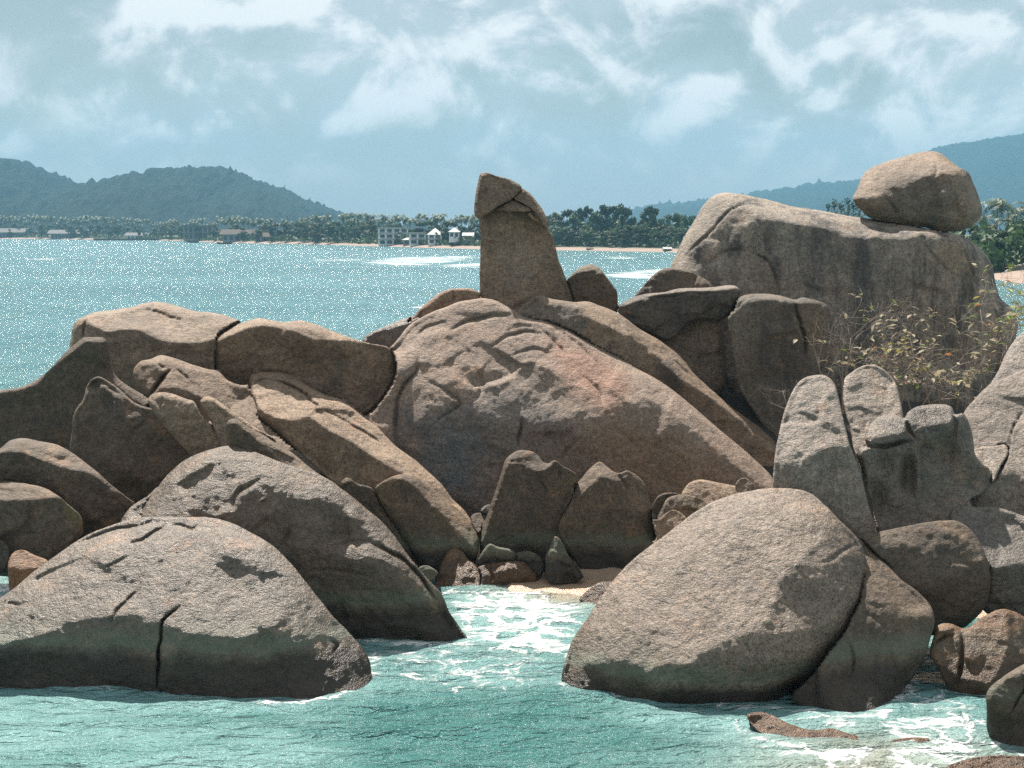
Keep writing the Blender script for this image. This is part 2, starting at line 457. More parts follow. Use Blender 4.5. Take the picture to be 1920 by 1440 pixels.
ROCKS = []
# ------------------------------------------------------------------ sea
def water_poly(pts): return on_water(*np.array(pts, float).T)[:, :2]
# (outline on the water, softness m, strength)
FOAM = [([(836, 1106), (900, 1108), (1000, 1106), (1085, 1135), (1108, 1152), (1085, 1180), (1062, 1232), (980, 1225), (890, 1212), (850, 1155)], .8, .95),
        ([(690, 1262), (700, 1212), (880, 1203), (980, 1210), (1060, 1235), (1050, 1290), (900, 1300), (760, 1290)], .7, .55),
        ([(1050, 1300), (1130, 1290), (1240, 1288), (1330, 1318), (1440, 1340), (1500, 1400), (1400, 1420), (1250, 1350)], .6, .42),
        ([(1370, 1335), (1460, 1382), (1560, 1402), (1640, 1400), (1650, 1445), (1480, 1445), (1380, 1390)], .4, .72),
        ([(1480, 1345), (1500, 1312), (1530, 1310), (1560, 1340), (1590, 1362), (1620, 1375), (1560, 1366)], .4, .75),
        ([(1640, 1360), (1720, 1340), (1850, 1340), (1852, 1390), (1800, 1450), (1620, 1450), (1660, 1400)], .5, .85),
        ([(1690, 1290), (1780, 1290), (1850, 1320), (1850, 1345), (1700, 1345)], .5, .6),
        ([(-30, 1090), (18, 1096), (20, 1118), (-30, 1130)], .3, .9),
        ([(680, 495), (735, 483), (800, 481), (878, 480), (888, 488), (820, 495), (740, 499)], 8, .86), ([(830, 496), (905, 493), (905, 501), (850, 502)], 5, .95),
        ([(1130, 518), (1180, 507), (1265, 504), (1265, 524), (1190, 522)], 5, .85), ([(1150, 480), (1185, 481), (1180, 486), (1140, 486)], 4, .8), ([(770, 576), (800, 569), (815, 573), (795, 580)], 1.5, .9),
        ([(560, 488), (680, 484), (700, 487), (570, 492)], 6, .62), ([(380, 486), (430, 484), (440, 488), (390, 490)], 5, .6), ([(60, 484), (120, 482), (130, 487), (70, 489)], 6, .6)]
SHORE = [(-700, 446.5), (-300, 447), (0, 448), (250, 450), (440, 455.5), (560, 457.5), (700, 461.5), (900, 467), (1100, 470), (1260, 473), (1420, 480), (1560, 487), (1700, 502), (1860, 523), (1990, 545), (2300, 620)]
SHW = water_poly(SHORE)
edges = [14.0]
while edges[-1] < 46: edges.append(edges[-1] + 0.105)
while edges[-1] < 1700: edges.append(edges[-1]*1.0052 + 0.02)
edges = np.array(edges)
U = np.linspace(-1, 1, 470)
YY, UU = np.meshgrid(edges, U, indexing='ij')
XX = UU*(0.44*YY + 6)
P3 = np.stack([XX, YY, 0*XX], -1)
near = np.clip(1 - (YY-30)/140, 0.12, 1)
ridge = 1 - np.abs(fbm(P3*np.array([.55, 1.25, 1]), .55, 3, off=4.0))
hw = near*(0.085*fbm(P3*np.array([.6, 1.3, 1]), .42, 3, off=1.0) + 0.05*(ridge-.7) + 0.034*fbm(P3*np.array([.7, 1.2, 1]), 2.0, 2, off=8.0))
foam = np.zeros_like(XX)
for pts, soft, st in FOAM:
    pg = water_poly(pts)
    lo, hi = pg.min(0)-3*soft, pg.max(0)+3*soft
    k = (XX > lo[0]) & (XX < hi[0]) & (YY > lo[1]) & (YY < hi[1])
    foam[k] = np.maximum(foam[k], st*sstep((sdist(XX[k], YY[k], catmull(pg, 3))+soft)/(2*soft)))
for wl, st, wd in (([(1056, 1284), (1135, 1286), (1225, 1288), (1300, 1298), (1360, 1318), (1440, 1325)], .78, .30), ([(0, 1276), (125, 1284), (295, 1295), (425, 1311), (500, 1314)], .60, .16), ([(500, 1314), (560, 1308), (612, 1300), (655, 1279), (696, 1258), (700, 1230)], .80, .32), ([(670, 1199), (780, 1207), (880, 1206), (884, 1190)], .78, .3),
                   ([(1525, 1306), (1592, 1354), (1640, 1350), (1704, 1284)], .85, .3), ([(1782, 1299), (1850, 1312)], .6, .25), ([(1850, 1368), (1880, 1408), (1920, 1416)], .7, .3)):
    pg = water_poly(wl); k = YY < 34
    dw, _, _ = seg_dist(XX[k], YY[k], pg, closed=False)
    foam[k] = np.maximum(foam[k], st*np.exp(-(dw/wd)**2))
hw = hw + 0.03*np.clip(foam, 0, 1)*near*(fbm(P3, 3.0, 3)+.5)
sand_at = water_poly([(1060, 1112)])[0]
shal = np.exp(-(((XX-sand_at[0])/1.5)**2 + ((YY-sand_at[1])/1.1)**2)) + .8*np.exp(-(((XX-water_poly([(1700, 1440)])[0][0])/2.2)**2 + ((YY-20)/1.6)**2))
nR, nC = XX.shape
ii = np.arange(nR*nC).reshape(nR, nC)
q = np.stack([ii[:-1, :-1], ii[:-1, 1:], ii[1:, 1:], ii[1:, :-1]], -1).reshape(-1, 4)
sea_me = mesh_np('sea', np.stack([XX, YY, hw], -1).reshape(-1, 3), q)
for nm, ar in (('foam', foam), ('shallow', np.clip(shal, 0, 1))):
    a = sea_me.attributes.new(nm, 'FLOAT', 'POINT'); a.data.foreach_set('value', ar.astype(np.float32).ravel())
m, t = new_mat('sea_water')
pos = t.n('ShaderNodeNewGeometry').outputs['Position']
sp = t.n('ShaderNodeSeparateXYZ', {0: pos})
fo = t.n('ShaderNodeAttribute', attribute_name='foam').outputs['Fac']
shl = t.n('ShaderNodeAttribute', attribute_name='shallow').outputs['Fac']
dist = t.mapr(sp.outputs[1], 20.0, 120.0)
big = t.noise(t.vmul(pos, (1, 1.6, 1)), 0.16, 4, 0.55, 0.5)
near_c = t.mix(t.mapr(big, .35, .65), (0.050, 0.160, 0.155), (0.185, 0.345, 0.340))
far_c = t.mix(t.mapr(t.noise(t.vmul(pos, (.25, 1, 1)), 0.03, 4, 0.55), .35, .65), (0.065, 0.185, 0.205), (0.095, 0.235, 0.255))
col = t.mix(dist, near_c, far_c)
col = t.mix(t.math('MULTIPLY', shl, .85), col, (0.36, 0.28, 0.20))
# foam: torn webs and streaks that thicken with the foam amount
wv = t.vadd(pos, t.vmul(t.vadd(t.noise(pos, 0.9, 4, 0.6, color=True), (-.5, -.5, -.5)), (1.3, 1.3, 0)))
vor = t.n('ShaderNodeTexVoronoi', {'Vector': t.vmul(wv, (1, 1.7, 0.2)), 'Scale': 1.35, 'Detail': 2.0, 'Roughness': .6}, feature='DISTANCE_TO_EDGE').outputs[0]
web = t.mapr(vor, 0.0, 0.11, 1.0, 0.0)
fn = t.noise(t.vmul(wv, (1, 1.7, 1)), 1.3, 7, 0.68, 0.6)
fine = t.noise(pos, 11.0, 4, 0.7)
thr = t.math('ADD', t.math('MULTIPLY', web, .42), t.math('MULTIPLY', fn, .80))
thr = t.math('ADD', thr, t.math('MULTIPLY', t.math('SUBTRACT', fine, .5), .35))
farn = t.noise(t.vmul(pos, (.05, .16, 1)), 1.6, 6, 0.65, 0.3)
thr = t.n('ShaderNodeMix', {0: t.mapr(sp.outputs[1], 60, 140), 2: thr, 3: t.math('MULTIPLY_ADD', farn, 2.6, -.72)}).outputs[0]
fsum = t.math('ADD', thr, t.math('MULTIPLY', fo, .62))
fmask = t.math('MULTIPLY', t.mapr(fsum, 1.02, 1.30), t.mapr(fo, 0.05, 0.3))
col = t.mix(t.math('MULTIPLY', t.mapr(fo, .3, 1.0), .35), col, (0.33, 0.50, 0.49))     # milky aerated water
wcol = t.mix(fmask, col, (0.80, 0.82, 0.81))
# ripples
dfac = t.mapr(sp.outputs[1], 30.0, 300.0, 1.0, 2.4, False)
r1 = t.noise(t.vmul(pos, (.75, 1.5, 1)), 1.7, 4, 0.6, 0.4)
r2 = t.noise(t.vmul(pos, (.75, 1.4, 1)), 5.5, 4, 0.62, 0.3)
r3 = t.noise(t.vmul(pos, (.5, 1.3, 1)), 0.45, 3, 0.55, 0.3)
hh = t.math('ADD', t.math('MULTIPLY', r1, .60), t.math('MULTIPLY', r2, .17))
hh = t.math('ADD', hh, t.math('MULTIPLY', t.math('MULTIPLY', r3, .55), dfac))
hh = t.math('ADD', hh, t.math('MULTIPLY', fmask, .03))
bmp = t.n('ShaderNodeBump', {'Height': hh, 'Strength': 0.95, 'Distance': 1.0})
rough = t.math('MAXIMUM', t.mapr(sp.outputs[1], 24, 80, .24, .17), t.math('MULTIPLY', fmask, .7))
def cells(sx, sy):     # little wavelets, each with a tilt of its own: most nearly level, a few steep enough to flash
    c_ = t.n('ShaderNodeTexVoronoi', {'Vector': t.vmul(pos, (sx, sy, .01)), 'Scale': 1.0}).outputs['Color']
    v_ = t.vmul(t.vadd(c_, (-.5, -.5, -.5)), (2, 2, 2))
    return t.vmul(v_, t.n('ShaderNodeVectorMath', {0: v_}, operation='ABSOLUTE').outputs[0])
y_ = sp.outputs[1]
chop = t.mix(t.mapr(y_, 60, 110), cells(7.0, 1.3), cells(3.6, .38))
chop = t.mix(t.mapr(y_, 200, 290), chop, cells(1.9, .10))
chop = t.mix(t.mapr(y_, 480, 650), chop, cells(1.0, .03))
gust = t.mapr(t.noise(t.vmul(pos, (.6, .16, 1)), .16, 5, .7), .42, .62, .40, 1.0)
fade = t.math('MULTIPLY', t.mapr(y_, 24, 80, .04, 1.0), gust)
chop = t.vmul(chop, t.n('ShaderNodeCombineXYZ', {0: t.math('MULTIPLY', fade, .34), 1: t.math('MULTIPLY', fade, .53), 2: 0.0}).outputs[0])
nrm_w = t.n('ShaderNodeVectorMath', {0: t.vadd(bmp.outputs[0], chop)}, operation='NORMALIZE').outputs[0]
b = t.n('ShaderNodeBsdfPrincipled', {'Base Color': wcol, 'Roughness': rough, 'IOR': 1.333, 'Specular IOR Level': 0.5, 'Normal': nrm_w})
t.n('ShaderNodeOutputMaterial', {0: b.outputs[0]})
sea_me.materials.append(m)
tag(link(bpy.data.objects.new('sea', sea_me)), kind='structure')
sea_me2 = mesh_np('open_sea', [(-9000, -300, -.75), (9000, -300, -.75), (9000, 9000, -.75), (-9000, 9000, -.75)], [(0, 1, 2, 3)])
m2 = simple_mat('deep_water', (0.06, 0.22, 0.24), 0.12, .1, .01, .5); sea_me2.materials.append(m2)
tag(link(bpy.data.objects.new('sea', sea_me2)), kind='structure')

# ------------------------------------------------------------------ sand and bed rock under the boulders
gx = np.arange(-24, 24.1, .3); gy = np.arange(27, 56.1, .3)
GX, GY = np.meshgrid(gx, gy)
def shore_y(x): return np.interp(x, [-24, -1.5, .0, 1.2, 4.5, 6.5, 8.2, 24], [34.5, 33.0, 30.8, 30.55, 30.55, 30.2, 28.6, 28.3])
tt = GY - shore_y(GX)
top = np.interp(GX, [-24, -14, -8, 0, 8, 14, 24], [2.6, 2.8, 3.6, 3.2, 3.6, 3.0, 2.6])
GZ = np.where(tt < 0, .35*tt, np.minimum(.16*tt, .45) + (top-.45)*sstep((GY-33.6)/4.0))
GZ = np.where(GY > 43, GZ - (top+1.6)*sstep((GY-43)/6), GZ)
GZ = GZ + .05*fbm(np.stack([GX, GY, 0*GX], -1), 1.2, 3)*(tt > -.3)
nR, nC = GX.shape; ii = np.arange(nR*nC).reshape(nR, nC)
q = np.stack([ii[:-1, :-1], ii[:-1, 1:], ii[1:, 1:], ii[1:, :-1]], -1).reshape(-1, 4)
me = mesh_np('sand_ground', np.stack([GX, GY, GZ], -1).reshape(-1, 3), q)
m, t = new_mat('wet_sand')
pos = t.n('ShaderNodeNewGeometry').outputs['Position']; zc = t.n('ShaderNodeSeparateXYZ', {0: pos}).outputs[2]
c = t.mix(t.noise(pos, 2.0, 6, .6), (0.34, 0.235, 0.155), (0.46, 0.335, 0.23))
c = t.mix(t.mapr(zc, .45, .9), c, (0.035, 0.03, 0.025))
bmp = t.n('ShaderNodeBump', {'Height': t.noise(pos, 14, 5, .7), 'Strength': .6, 'Distance': .05})
b = t.n('ShaderNodeBsdfPrincipled', {'Base Color': c, 'Roughness': t.mapr(zc, .05, .3, .22, .85), 'Normal': bmp.outputs[0]}); t.n('ShaderNodeOutputMaterial', {0: b.outputs[0]})
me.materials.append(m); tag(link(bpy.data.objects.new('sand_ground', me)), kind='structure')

# ------------------------------------------------------------------ the far shore
SH = catmull(SHW, 14, closed=False)
tan = np.gradient(SH, axis=0); nrm = np.stack([-tan[:, 1], tan[:, 0]], -1); nrm /= np.linalg.norm(nrm, axis=1)[:, None]
offs = [-6, 0, 3, 8, 16, 40, 120, 400, 1500, 5000]; hts = [-1.2, 0.0, .6, 1.3, 1.7, 2.0, 2.5, 4, 6, 6]
L3 = []
for o_, h_ in zip(offs, hts):
    dirn = nrm*(1-min(o_/600, 1)) + np.array([.25, 1.0])*min(max(o_, 0)/600, 1)
    p = SH + dirn*o_; L3.append(np.c_[p, np.full(len(p), h_)])
L3 = np.stack(L3); nR, nC = L3.shape[:2]; ii = np.arange(nR*nC).reshape(nR, nC)
q = np.stack([ii[:-1, :-1], ii[:-1, 1:], ii[1:, 1:], ii[1:, :-1]], -1).reshape(-1, 4)
me = mesh_np('beach', L3.reshape(-1, 3), q)
m, t = new_mat('beach_sand')
pos = t.n('ShaderNodeNewGeometry').outputs['Position']; zc = t.n('ShaderNodeSeparateXYZ', {0: pos}).outputs[2]
c = t.mix(t.noise(pos, .2, 5, .6), (0.22, 0.155, 0.12), (0.30, 0.225, 0.18))
c = t.mix(t.mapr(zc, .95, 1.3), c, (0.07, 0.075, 0.04))
b = t.n('ShaderNodeBsdfPrincipled', {'Base Color': c, 'Roughness': .9}); t.n('ShaderNodeOutputMaterial', {0: b.outputs[0]})
me.materials.append(m); tag(link(bpy.data.objects.new('beach', me)), kind='structure')
def shore_dist(x):
    """distance to the waterline of the far shore under photo column x"""
    ang = (x - W/2)/FPX
    return float(np.interp(ang, SH[:, 0]/SH[:, 1], SH[:, 1]))

# ------------------------------------------------------------------ hills
FOREST, t = new_mat('forest_canopy')
ob = t.n('ShaderNodeTexCoord').outputs['Object']
c = t.mix(t.mapr(t.noise(ob, .035, 8, .7), .35, .65), (0.003, 0.012, 0.010), (0.008, 0.022, 0.016))
bmp = t.n('ShaderNodeBump', {'Height': t.noise(ob, .09, 6, .7), 'Strength': 1.0, 'Distance': 8.0})
b = t.n('ShaderNodeBsdfPrincipled', {'Base Color': c, 'Roughness': .9, 'Specular IOR Level': .1, 'Normal': bmp.outputs[0]}); t.n('ShaderNodeOutputMaterial', {0: b.outputs[0]})
def hill(ridge, D, depth, cols, rows, trees):
    px = np.array(ridge, float); xs = np.linspace(px[0, 0], px[-1, 0], cols)
    cm = catmull(px, 8, closed=False); ys = np.interp(xs, cm[:, 0], cm[:, 1])
    RX = (xs-W/2)/FPX*D; RZ = CAM_H + (HZ-ys)/FPX*D
    v = np.linspace(0, 1.5, rows)
    Yv = D + (v-1)*depth
    prof = np.where(v < 1, 1-(1-v)**1.35, 1-(v-1)**2*1.6)
    X_ = np.repeat(RX[None], rows, 0); Y_ = np.repeat(Yv[:, None], cols, 1) + 40*fbm(np.stack([X_, X_*0, X_*0], -1), .01, 3)
    Z_ = 2 + (RZ[None]-2)*prof[:, None]
    P = np.stack([X_, Y_, Z_], -1)
    Z_ = Z_ + (np.abs(fbm(P*np.array([1, .4, 0]), .07, 3))*trees + 14*fbm(P*np.array([1, .5, 0]), .012, 3)*np.minimum(prof, 1)[:, None]*np.clip((1-v)*4, 0, 1)[:, None] - trees*.3)*np.clip(prof[:, None]*6, 0, 1)
    sp_ = (rng.random(X_.shape) < .05)*rng.random(X_.shape)*trees*.8
    P = np.stack([X_, Y_, Z_+sp_], -1)
    ii = np.arange(rows*cols).reshape(rows, cols)
    q = np.stack([ii[:-1, :-1], ii[:-1, 1:], ii[1:, 1:], ii[1:, :-1]], -1).reshape(-1, 4)
    me = mesh_np('hill', P.reshape(-1, 3), q, smooth=False); me.materials.append(FOREST)
    return tag(link(bpy.data.objects.new('hill', me)), kind='structure')
hill([(-500, 330), (-200, 300), (-60, 300), (0, 305), (30, 305), (52, 309), (75, 322), (100, 335), (125, 347), (150, 353), (175, 358), (200, 352), (225, 347), (260, 339), (300, 332), (330, 326), (365, 321), (400, 320), (432, 323), (460, 336), (480, 343), (520, 356), (560, 373), (600, 389), (640, 403), (700, 420), (800, 430)], 2300, 700, 520, 40, 9)
hill([(1000, 432), (1100, 410), (1180, 396), (1230, 387), (1300, 380), (1360, 372), (1420, 363), (1480, 354), (1540, 346), (1610, 339), (1660, 322), (1710, 300), (1760, 281), (1820, 270), (1870, 262), (1920, 254), (2000, 235), (2200, 210), (2500, 260)], 4100, 1200, 560, 40, 12)
# ------------------------------------------------------------------ the boulders, nearest first
ALG = (0.20, 0.26, 0.20); ORANGE = (0.44, 0.25, 0.15); BLUEG = (0.15, 0.19, 0.20); BLK = (0.05, 0.048, 0.045); PALEC = (0.52, 0.46, 0.40); MOSS = (0.16, 0.15, 0.03)
DK = (0.05, -1, -0.05)

relief('boulder', [(1775, 1440), (1800, 1428), (1827, 1421), (1877, 1416), (1930, 1419), (1990, 1440), (1980, 1500), (1780, 1500)],
       'flat wet brown rock at the very bottom right corner', WET, n=(-.1, -1, 1.6), water=[(1795, 1436), (1840, 1452), (1920, 1462)], step=2.5)
relief('boulder', [(1850, 1330), (1850, 1305), (1855, 1290), (1877, 1272), (1902, 1255), (1935, 1240), (1990, 1235), (2020, 1300), (2000, 1440), (1920, 1440), (1877, 1416), (1857, 1388), (1850, 1362)],
       'wet boulder with yellow green moss on its left side at the right edge', MOSSY, n=(-.15, -1, .8),
       regions=[([(1845, 1320), (1900, 1312), (1990, 1300), (1990, 1450), (1845, 1450)], (-.25, -1, -.05))],
       cracks=[([(1915, 1262), (1922, 1290), (1905, 1318), (1893, 1340)], 2.5, .10)],
       tints=[([(1846, 1308), (1872, 1318), (1895, 1345), (1900, 1380), (1850, 1385)], 10, MOSS, .85)],
       water=[(1852, 1368), (1862, 1388), (1880, 1402), (1920, 1412)], step=2.5)
relief('boulder', [(1400, 1340), (1422, 1334), (1440, 1337), (1458, 1347), (1490, 1361), (1527, 1368), (1560, 1366), (1590, 1376), (1620, 1384), (1630, 1396), (1600, 1412), (1540, 1412), (1490, 1402), (1460, 1392), (1415, 1365)],
       'long low brown rock awash in the foam below the rounded boulder', WET, n=(0, -1, 1.4), water=[(1412, 1354), (1465, 1385), (1540, 1400), (1590, 1402), (1625, 1394)], step=2, thick=.8)
relief('boulder', [(1655, 1398), (1677, 1387), (1715, 1382), (1747, 1386), (1754, 1397), (1740, 1412), (1700, 1416), (1665, 1410)],
       'small flat wet stone awash beside the bottom right foam', WET, n=(0, -1, 1.4), water=[(1658, 1400), (1690, 1408), (1730, 1406), (1752, 1398)], step=2, thick=.6)
relief('boulder', [(1745, 1210), (1750, 1192), (1755, 1176), (1767, 1169), (1785, 1170), (1802, 1177), (1817, 1176), (1835, 1162), (1852, 1152), (1870, 1144), (1885, 1142), (1902, 1147), (1930, 1160), (2000, 1170), (2000, 1330), (1850, 1330), (1810, 1310), (1787, 1305), (1778, 1292), (1767, 1272), (1757, 1250), (1743, 1228)],
       'glistening wet orange brown boulder with two bulges at the right edge', WET, n=(-.25, -1, .8),
       regions=[([(1868, 1140), (1882, 1150), (1890, 1200), (1872, 1260), (1850, 1290), (1990, 1300), (1990, 1140)], (.45, -1, .6)),
                ([(1742, 1225), (1760, 1240), (1800, 1270), (1850, 1285), (1850, 1330), (1760, 1320)], (-.2, -1, -.2))],
       cracks=[([(1745, 1212), (1768, 1195), (1790, 1190)], 3, .12), ([(1802, 1178), (1806, 1210), (1800, 1260), (1792, 1290)], 4, .14)],
       water=[(1782, 1296), (1800, 1303), (1850, 1312), (1920, 1318)], step=2.5)
relief('boulder', [(0, 1122), (20, 1108), (55, 1078), (90, 1052), (125, 1027), (155, 1007), (200, 987), (260, 971), (312, 969), (360, 969), (400, 971), (430, 979), (462, 994), (507, 1020), (528, 1038), (550, 1062), (570, 1087), (600, 1125), (627, 1158), (655, 1187), (680, 1214), (692, 1235), (696, 1258), (690, 1300), (640, 1360), (480, 1385), (300, 1375), (100, 1360), (-60, 1350), (-110, 1260), (-70, 1170)],
       'large grey dome boulder with a split foot standing in the water at left', GREY, n=(-.10, -1, .95),
       regions=[([(-120, 1225), (0, 1207), (75, 1192), (137, 1165), (200, 1157), (265, 1152), (310, 1166), (350, 1187), (425, 1193), (480, 1190), (537, 1160), (550, 1205), (580, 1240), (590, 1400), (-120, 1400)], (.02, -1, .12), 6),
                ([(500, 1010), (560, 1090), (610, 1150), (650, 1200), (672, 1240), (640, 1280), (590, 1240), (556, 1180), (520, 1090)], (.55, -1, .75), 12)],
       cracks=[([(340, 1135), (322, 1150), (304, 1166), (300, 1200), (297, 1245), (295, 1300)], 2.2, .35), ([(262, 1102), (245, 1118), (222, 1142), (207, 1172)], 3, .10),
               ([(128, 1030), (160, 1012), (195, 997), (250, 986), (300, 979)], 3, .14), ([(240, 1020), (275, 1007), (300, 990), (320, 976)], 3, .13), ([(322, 982), (345, 985), (362, 992), (375, 980)], 2.5, .12),
               ([(5, 1128), (30, 1132), (52, 1130)], 2.5, .10), ([(185, 1068), (215, 1054), (240, 1043)], 2, .06), ([(372, 985), (381, 1015)], 2, .05), ([(617, 1200), (632, 1210), (622, 1225)], 2.5, .08)],
       dents=[(440, 1080, 60, 40, .05), (150, 1110, 60, 25, .04)],
       water=[(0, 1273), (125, 1281), (220, 1287), (295, 1292), (350, 1298), (425, 1308), (490, 1312), (562, 1303), (612, 1297), (655, 1276), (688, 1258)], thick=3.0, rim=85, rimk=1.0, step=3, facet=.3)
relief('boulder', [(1052, 1275), (1057, 1252), (1062, 1230), (1071, 1205), (1090, 1175), (1110, 1145), (1132, 1112), (1154, 1083), (1190, 1046), (1235, 1012), (1270, 985), (1308, 957), (1353, 934), (1399, 922), (1438, 916), (1488, 916), (1523, 927), (1548, 948), (1572, 972), (1596, 996), (1614, 1017), (1621, 1040), (1619, 1065), (1615, 1100), (1610, 1125), (1600, 1147), (1580, 1185), (1549, 1225), (1522, 1262), (1490, 1292), (1440, 1340), (1330, 1350), (1200, 1330), (1070, 1320)],
       'huge rounded pale brown boulder in the right foreground with water around its foot', rock_mat('granite_front', (0.36, 0.295, 0.245), (0.43, 0.355, 0.29), patch=0.3, grain=1.25, wetlevel=-.12, warm=.45, gloss=.5), n=(-.30, -1, .95),
       regions=[([(1545, 960), (1560, 1000), (1522, 1025), (1482, 1062), (1455, 1105), (1442, 1150), (1400, 1190), (1320, 1222), (1300, 1250), (1420, 1280), (1640, 1200), (1640, 990)], (.28, -1, .58), 9),
                ([(1215, 1262), (1255, 1246), (1310, 1246), (1370, 1222), (1440, 1192), (1500, 1186), (1560, 1167), (1640, 1080), (1640, 1400), (1205, 1400)], (.08, -1, -.14), 9),
                ([(1040, 1250), (1100, 1246), (1205, 1250), (1205, 1400), (1040, 1400)], (-.3, -1, .66), 12)],
       cracks=[([(1532, 1055), (1560, 1048), (1585, 1030), (1610, 1022)], 4, .06)],
       dents=[(1500, 1130, 40, 26, .07), (1560, 1110, 26, 34, .06), (1450, 1240, 60, 20, -.12), (1225, 1235, 16, 40, .06)],
       tints=[([(1045, 1290), (1060, 1220), (1090, 1170), (1108, 1150), (1100, 1200), (1090, 1240), (1200, 1250), (1200, 1300)], 14, (0.24, 0.15, 0.085), .8)],
       water=[(1056, 1281), (1135, 1283), (1215, 1285)], pins=[(1400, 1250, 22.7), (1480, 1220, 22.7), (1330, 1270, 23.1)], thick=3.2, rim=105, rimk=.95, step=3, facet=.15)
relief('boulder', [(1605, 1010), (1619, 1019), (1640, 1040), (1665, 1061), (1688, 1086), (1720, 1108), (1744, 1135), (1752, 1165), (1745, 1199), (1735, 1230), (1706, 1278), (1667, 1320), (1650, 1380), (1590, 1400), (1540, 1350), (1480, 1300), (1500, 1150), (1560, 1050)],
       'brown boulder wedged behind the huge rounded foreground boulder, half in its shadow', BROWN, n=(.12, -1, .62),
       regions=[([(1590, 1000), (1625, 1015), (1690, 1075), (1735, 1125), (1738, 1150), (1700, 1158), (1672, 1152), (1655, 1120), (1620, 1095), (1580, 1080)], (.1, -1, 1.3), 10)],
       cracks=[([(1590, 1200), (1602, 1240), (1596, 1265)], 3, .08)],
       water=[(1525, 1303), (1560, 1332), (1592, 1350), (1632, 1347), (1668, 1317), (1704, 1280)], step=3, thick=2.2, rim=50, rimk=.9)
relief('boulder', [(1604, 1003), (1630, 999), (1665, 993), (1718, 983), (1771, 976), (1796, 977), (1817, 990), (1836, 1015), (1850, 1047), (1859, 1079), (1857, 1106), (1845, 1140), (1800, 1180), (1700, 1190), (1600, 1150)],
       'block shaped brown boulder right of the huge foreground boulder', BROWN, n=(.02, -1, .55),
       regions=[([(1560, 1100), (1700, 1095), (1780, 1080), (1865, 1050), (1870, 1200), (1560, 1200)], (.1, -1, -.15), 16)], gap=.15, step=3, thick=2.0, rim=40, rimk=.9)
relief('boulder', [(1782, 970), (1786, 955), (1803, 946), (1828, 951), (1863, 951), (1892, 958), (1930, 972), (2010, 1010), (2010, 1150), (1850, 1150), (1800, 1040)],
       'pale boulder low at the right edge below the knobbly eroded rock', GREY, n=(.0, -1, .9),
       regions=[([(1780, 1040), (1840, 1060), (1880, 1065), (2010, 1050), (2010, 1170), (1780, 1170)], (.0, -1, -.25), 10)], step=3)
relief('boulder', [(1905, 1150), (1905, 1136), (1912, 1129), (1930, 1126), (1980, 1130), (1980, 1165), (1915, 1165)], 'small pale stone at the right edge above the wet bulging boulder', GREY, n=(-.1, -1, .9), step=2, gap=.05, depth=None)
relief('boulder', [(1449, 915), (1450, 890), (1452, 860), (1457, 830), (1467, 785), (1481, 746), (1495, 719), (1513, 707), (1534, 703), (1552, 707), (1566, 721), (1573, 746), (1577, 771), (1584, 797), (1594, 833), (1605, 863), (1616, 899), (1627, 941), (1640, 984), (1640, 1010), (1560, 1040), (1470, 960)],
       'tall egg shaped pale grey boulder standing on end', PALE, n=(-.16, -1, .85),
       regions=[([(1490, 925), (1498, 885), (1512, 858), (1540, 843), (1575, 838), (1600, 842), (1650, 995), (1640, 1050), (1500, 1050)], (.22, -1, .08), 10),
                ([(1445, 930), (1452, 860), (1475, 830), (1485, 870), (1480, 930)], (-.5, -1, .5), 8)], gap=.25, step=2.5, thick=1.2, rim=34, rimk=.9)
relief('boulder', [(1608, 850), (1612, 840), (1626, 834), (1621, 821), (1625, 808), (1637, 790), (1658, 779), (1683, 778), (1695, 783), (1701, 774), (1715, 764), (1743, 758), (1771, 758), (1785, 764), (1790, 776), (1806, 775), (1817, 792), (1824, 821), (1828, 850), (1840, 868), (1856, 880), (1857, 908), (1840, 926), (1815, 942), (1805, 1060), (1660, 1060), (1644, 1000), (1633, 941), (1623, 913), (1615, 876)],
       'knobbly eroded grey boulder with a rounded cap and hollows', GREY, n=(-.05, -1, .28),
       regions=[([(1620, 830), (1622, 800), (1655, 775), (1690, 780), (1700, 800), (1690, 812), (1660, 815), (1640, 822)], (-.2, -1, 1.1), 6),
                ([(1700, 780), (1740, 758), (1785, 762), (1782, 790), (1750, 800), (1715, 795)], (-.05, -1, 1.0), 7),
                ([(1720, 810), (1780, 800), (1790, 850), (1740, 850)], (0, -1, -.2), 8),
                ([(1700, 990), (1740, 930), (1800, 910), (1850, 905), (1830, 940), (1760, 990)], (.15, -1, .75), 8),
                ([(1820, 850), (1856, 872), (1856, 905), (1825, 900)], (.5, -1, -.3), 6)],
       cracks=[([(1618, 838), (1640, 836), (1662, 838), (1690, 828), (1714, 826)], 4, .22), ([(1697, 784), (1704, 804), (1716, 824)], 3.5, .16), ([(1788, 772), (1792, 795), (1790, 830)], 4, .10)],
       rough=.7, dents=[(1702, 885, 12, 38, .30), (1722, 890, 8, 46, -.16), (1660, 872, 22, 24, .22), (1645, 935, 16, 34, .18), (1775, 850, 16, 40, .20), (1735, 845, 16, 16, .14)],
       gap=.2, step=2, thick=1.4, rim=11, facet=.3)
relief('boulder', [(1583, 712), (1594, 700), (1615, 687), (1637, 683), (1654, 690), (1672, 707), (1684, 732), (1690, 757), (1694, 780), (1690, 880), (1620, 900), (1602, 850), (1594, 803), (1584, 765), (1581, 735)],
       'rounded pale boulder leaning behind the egg shaped boulder', PALE, n=(.02, -1, .8), cracks=[([(1584, 770), (1605, 765), (1625, 768)], 2, .04)], step=2.5, gap=.06)
relief('boulder', [(1824, 845), (1840, 838), (1868, 836), (1885, 834), (1891, 848), (1884, 862), (1877, 875), (1863, 902), (1850, 905), (1830, 880)],
       'small bright angular block beside the knobbly eroded rock', PALE, n=(-.1, -1, 1.2), step=2, gap=.05)
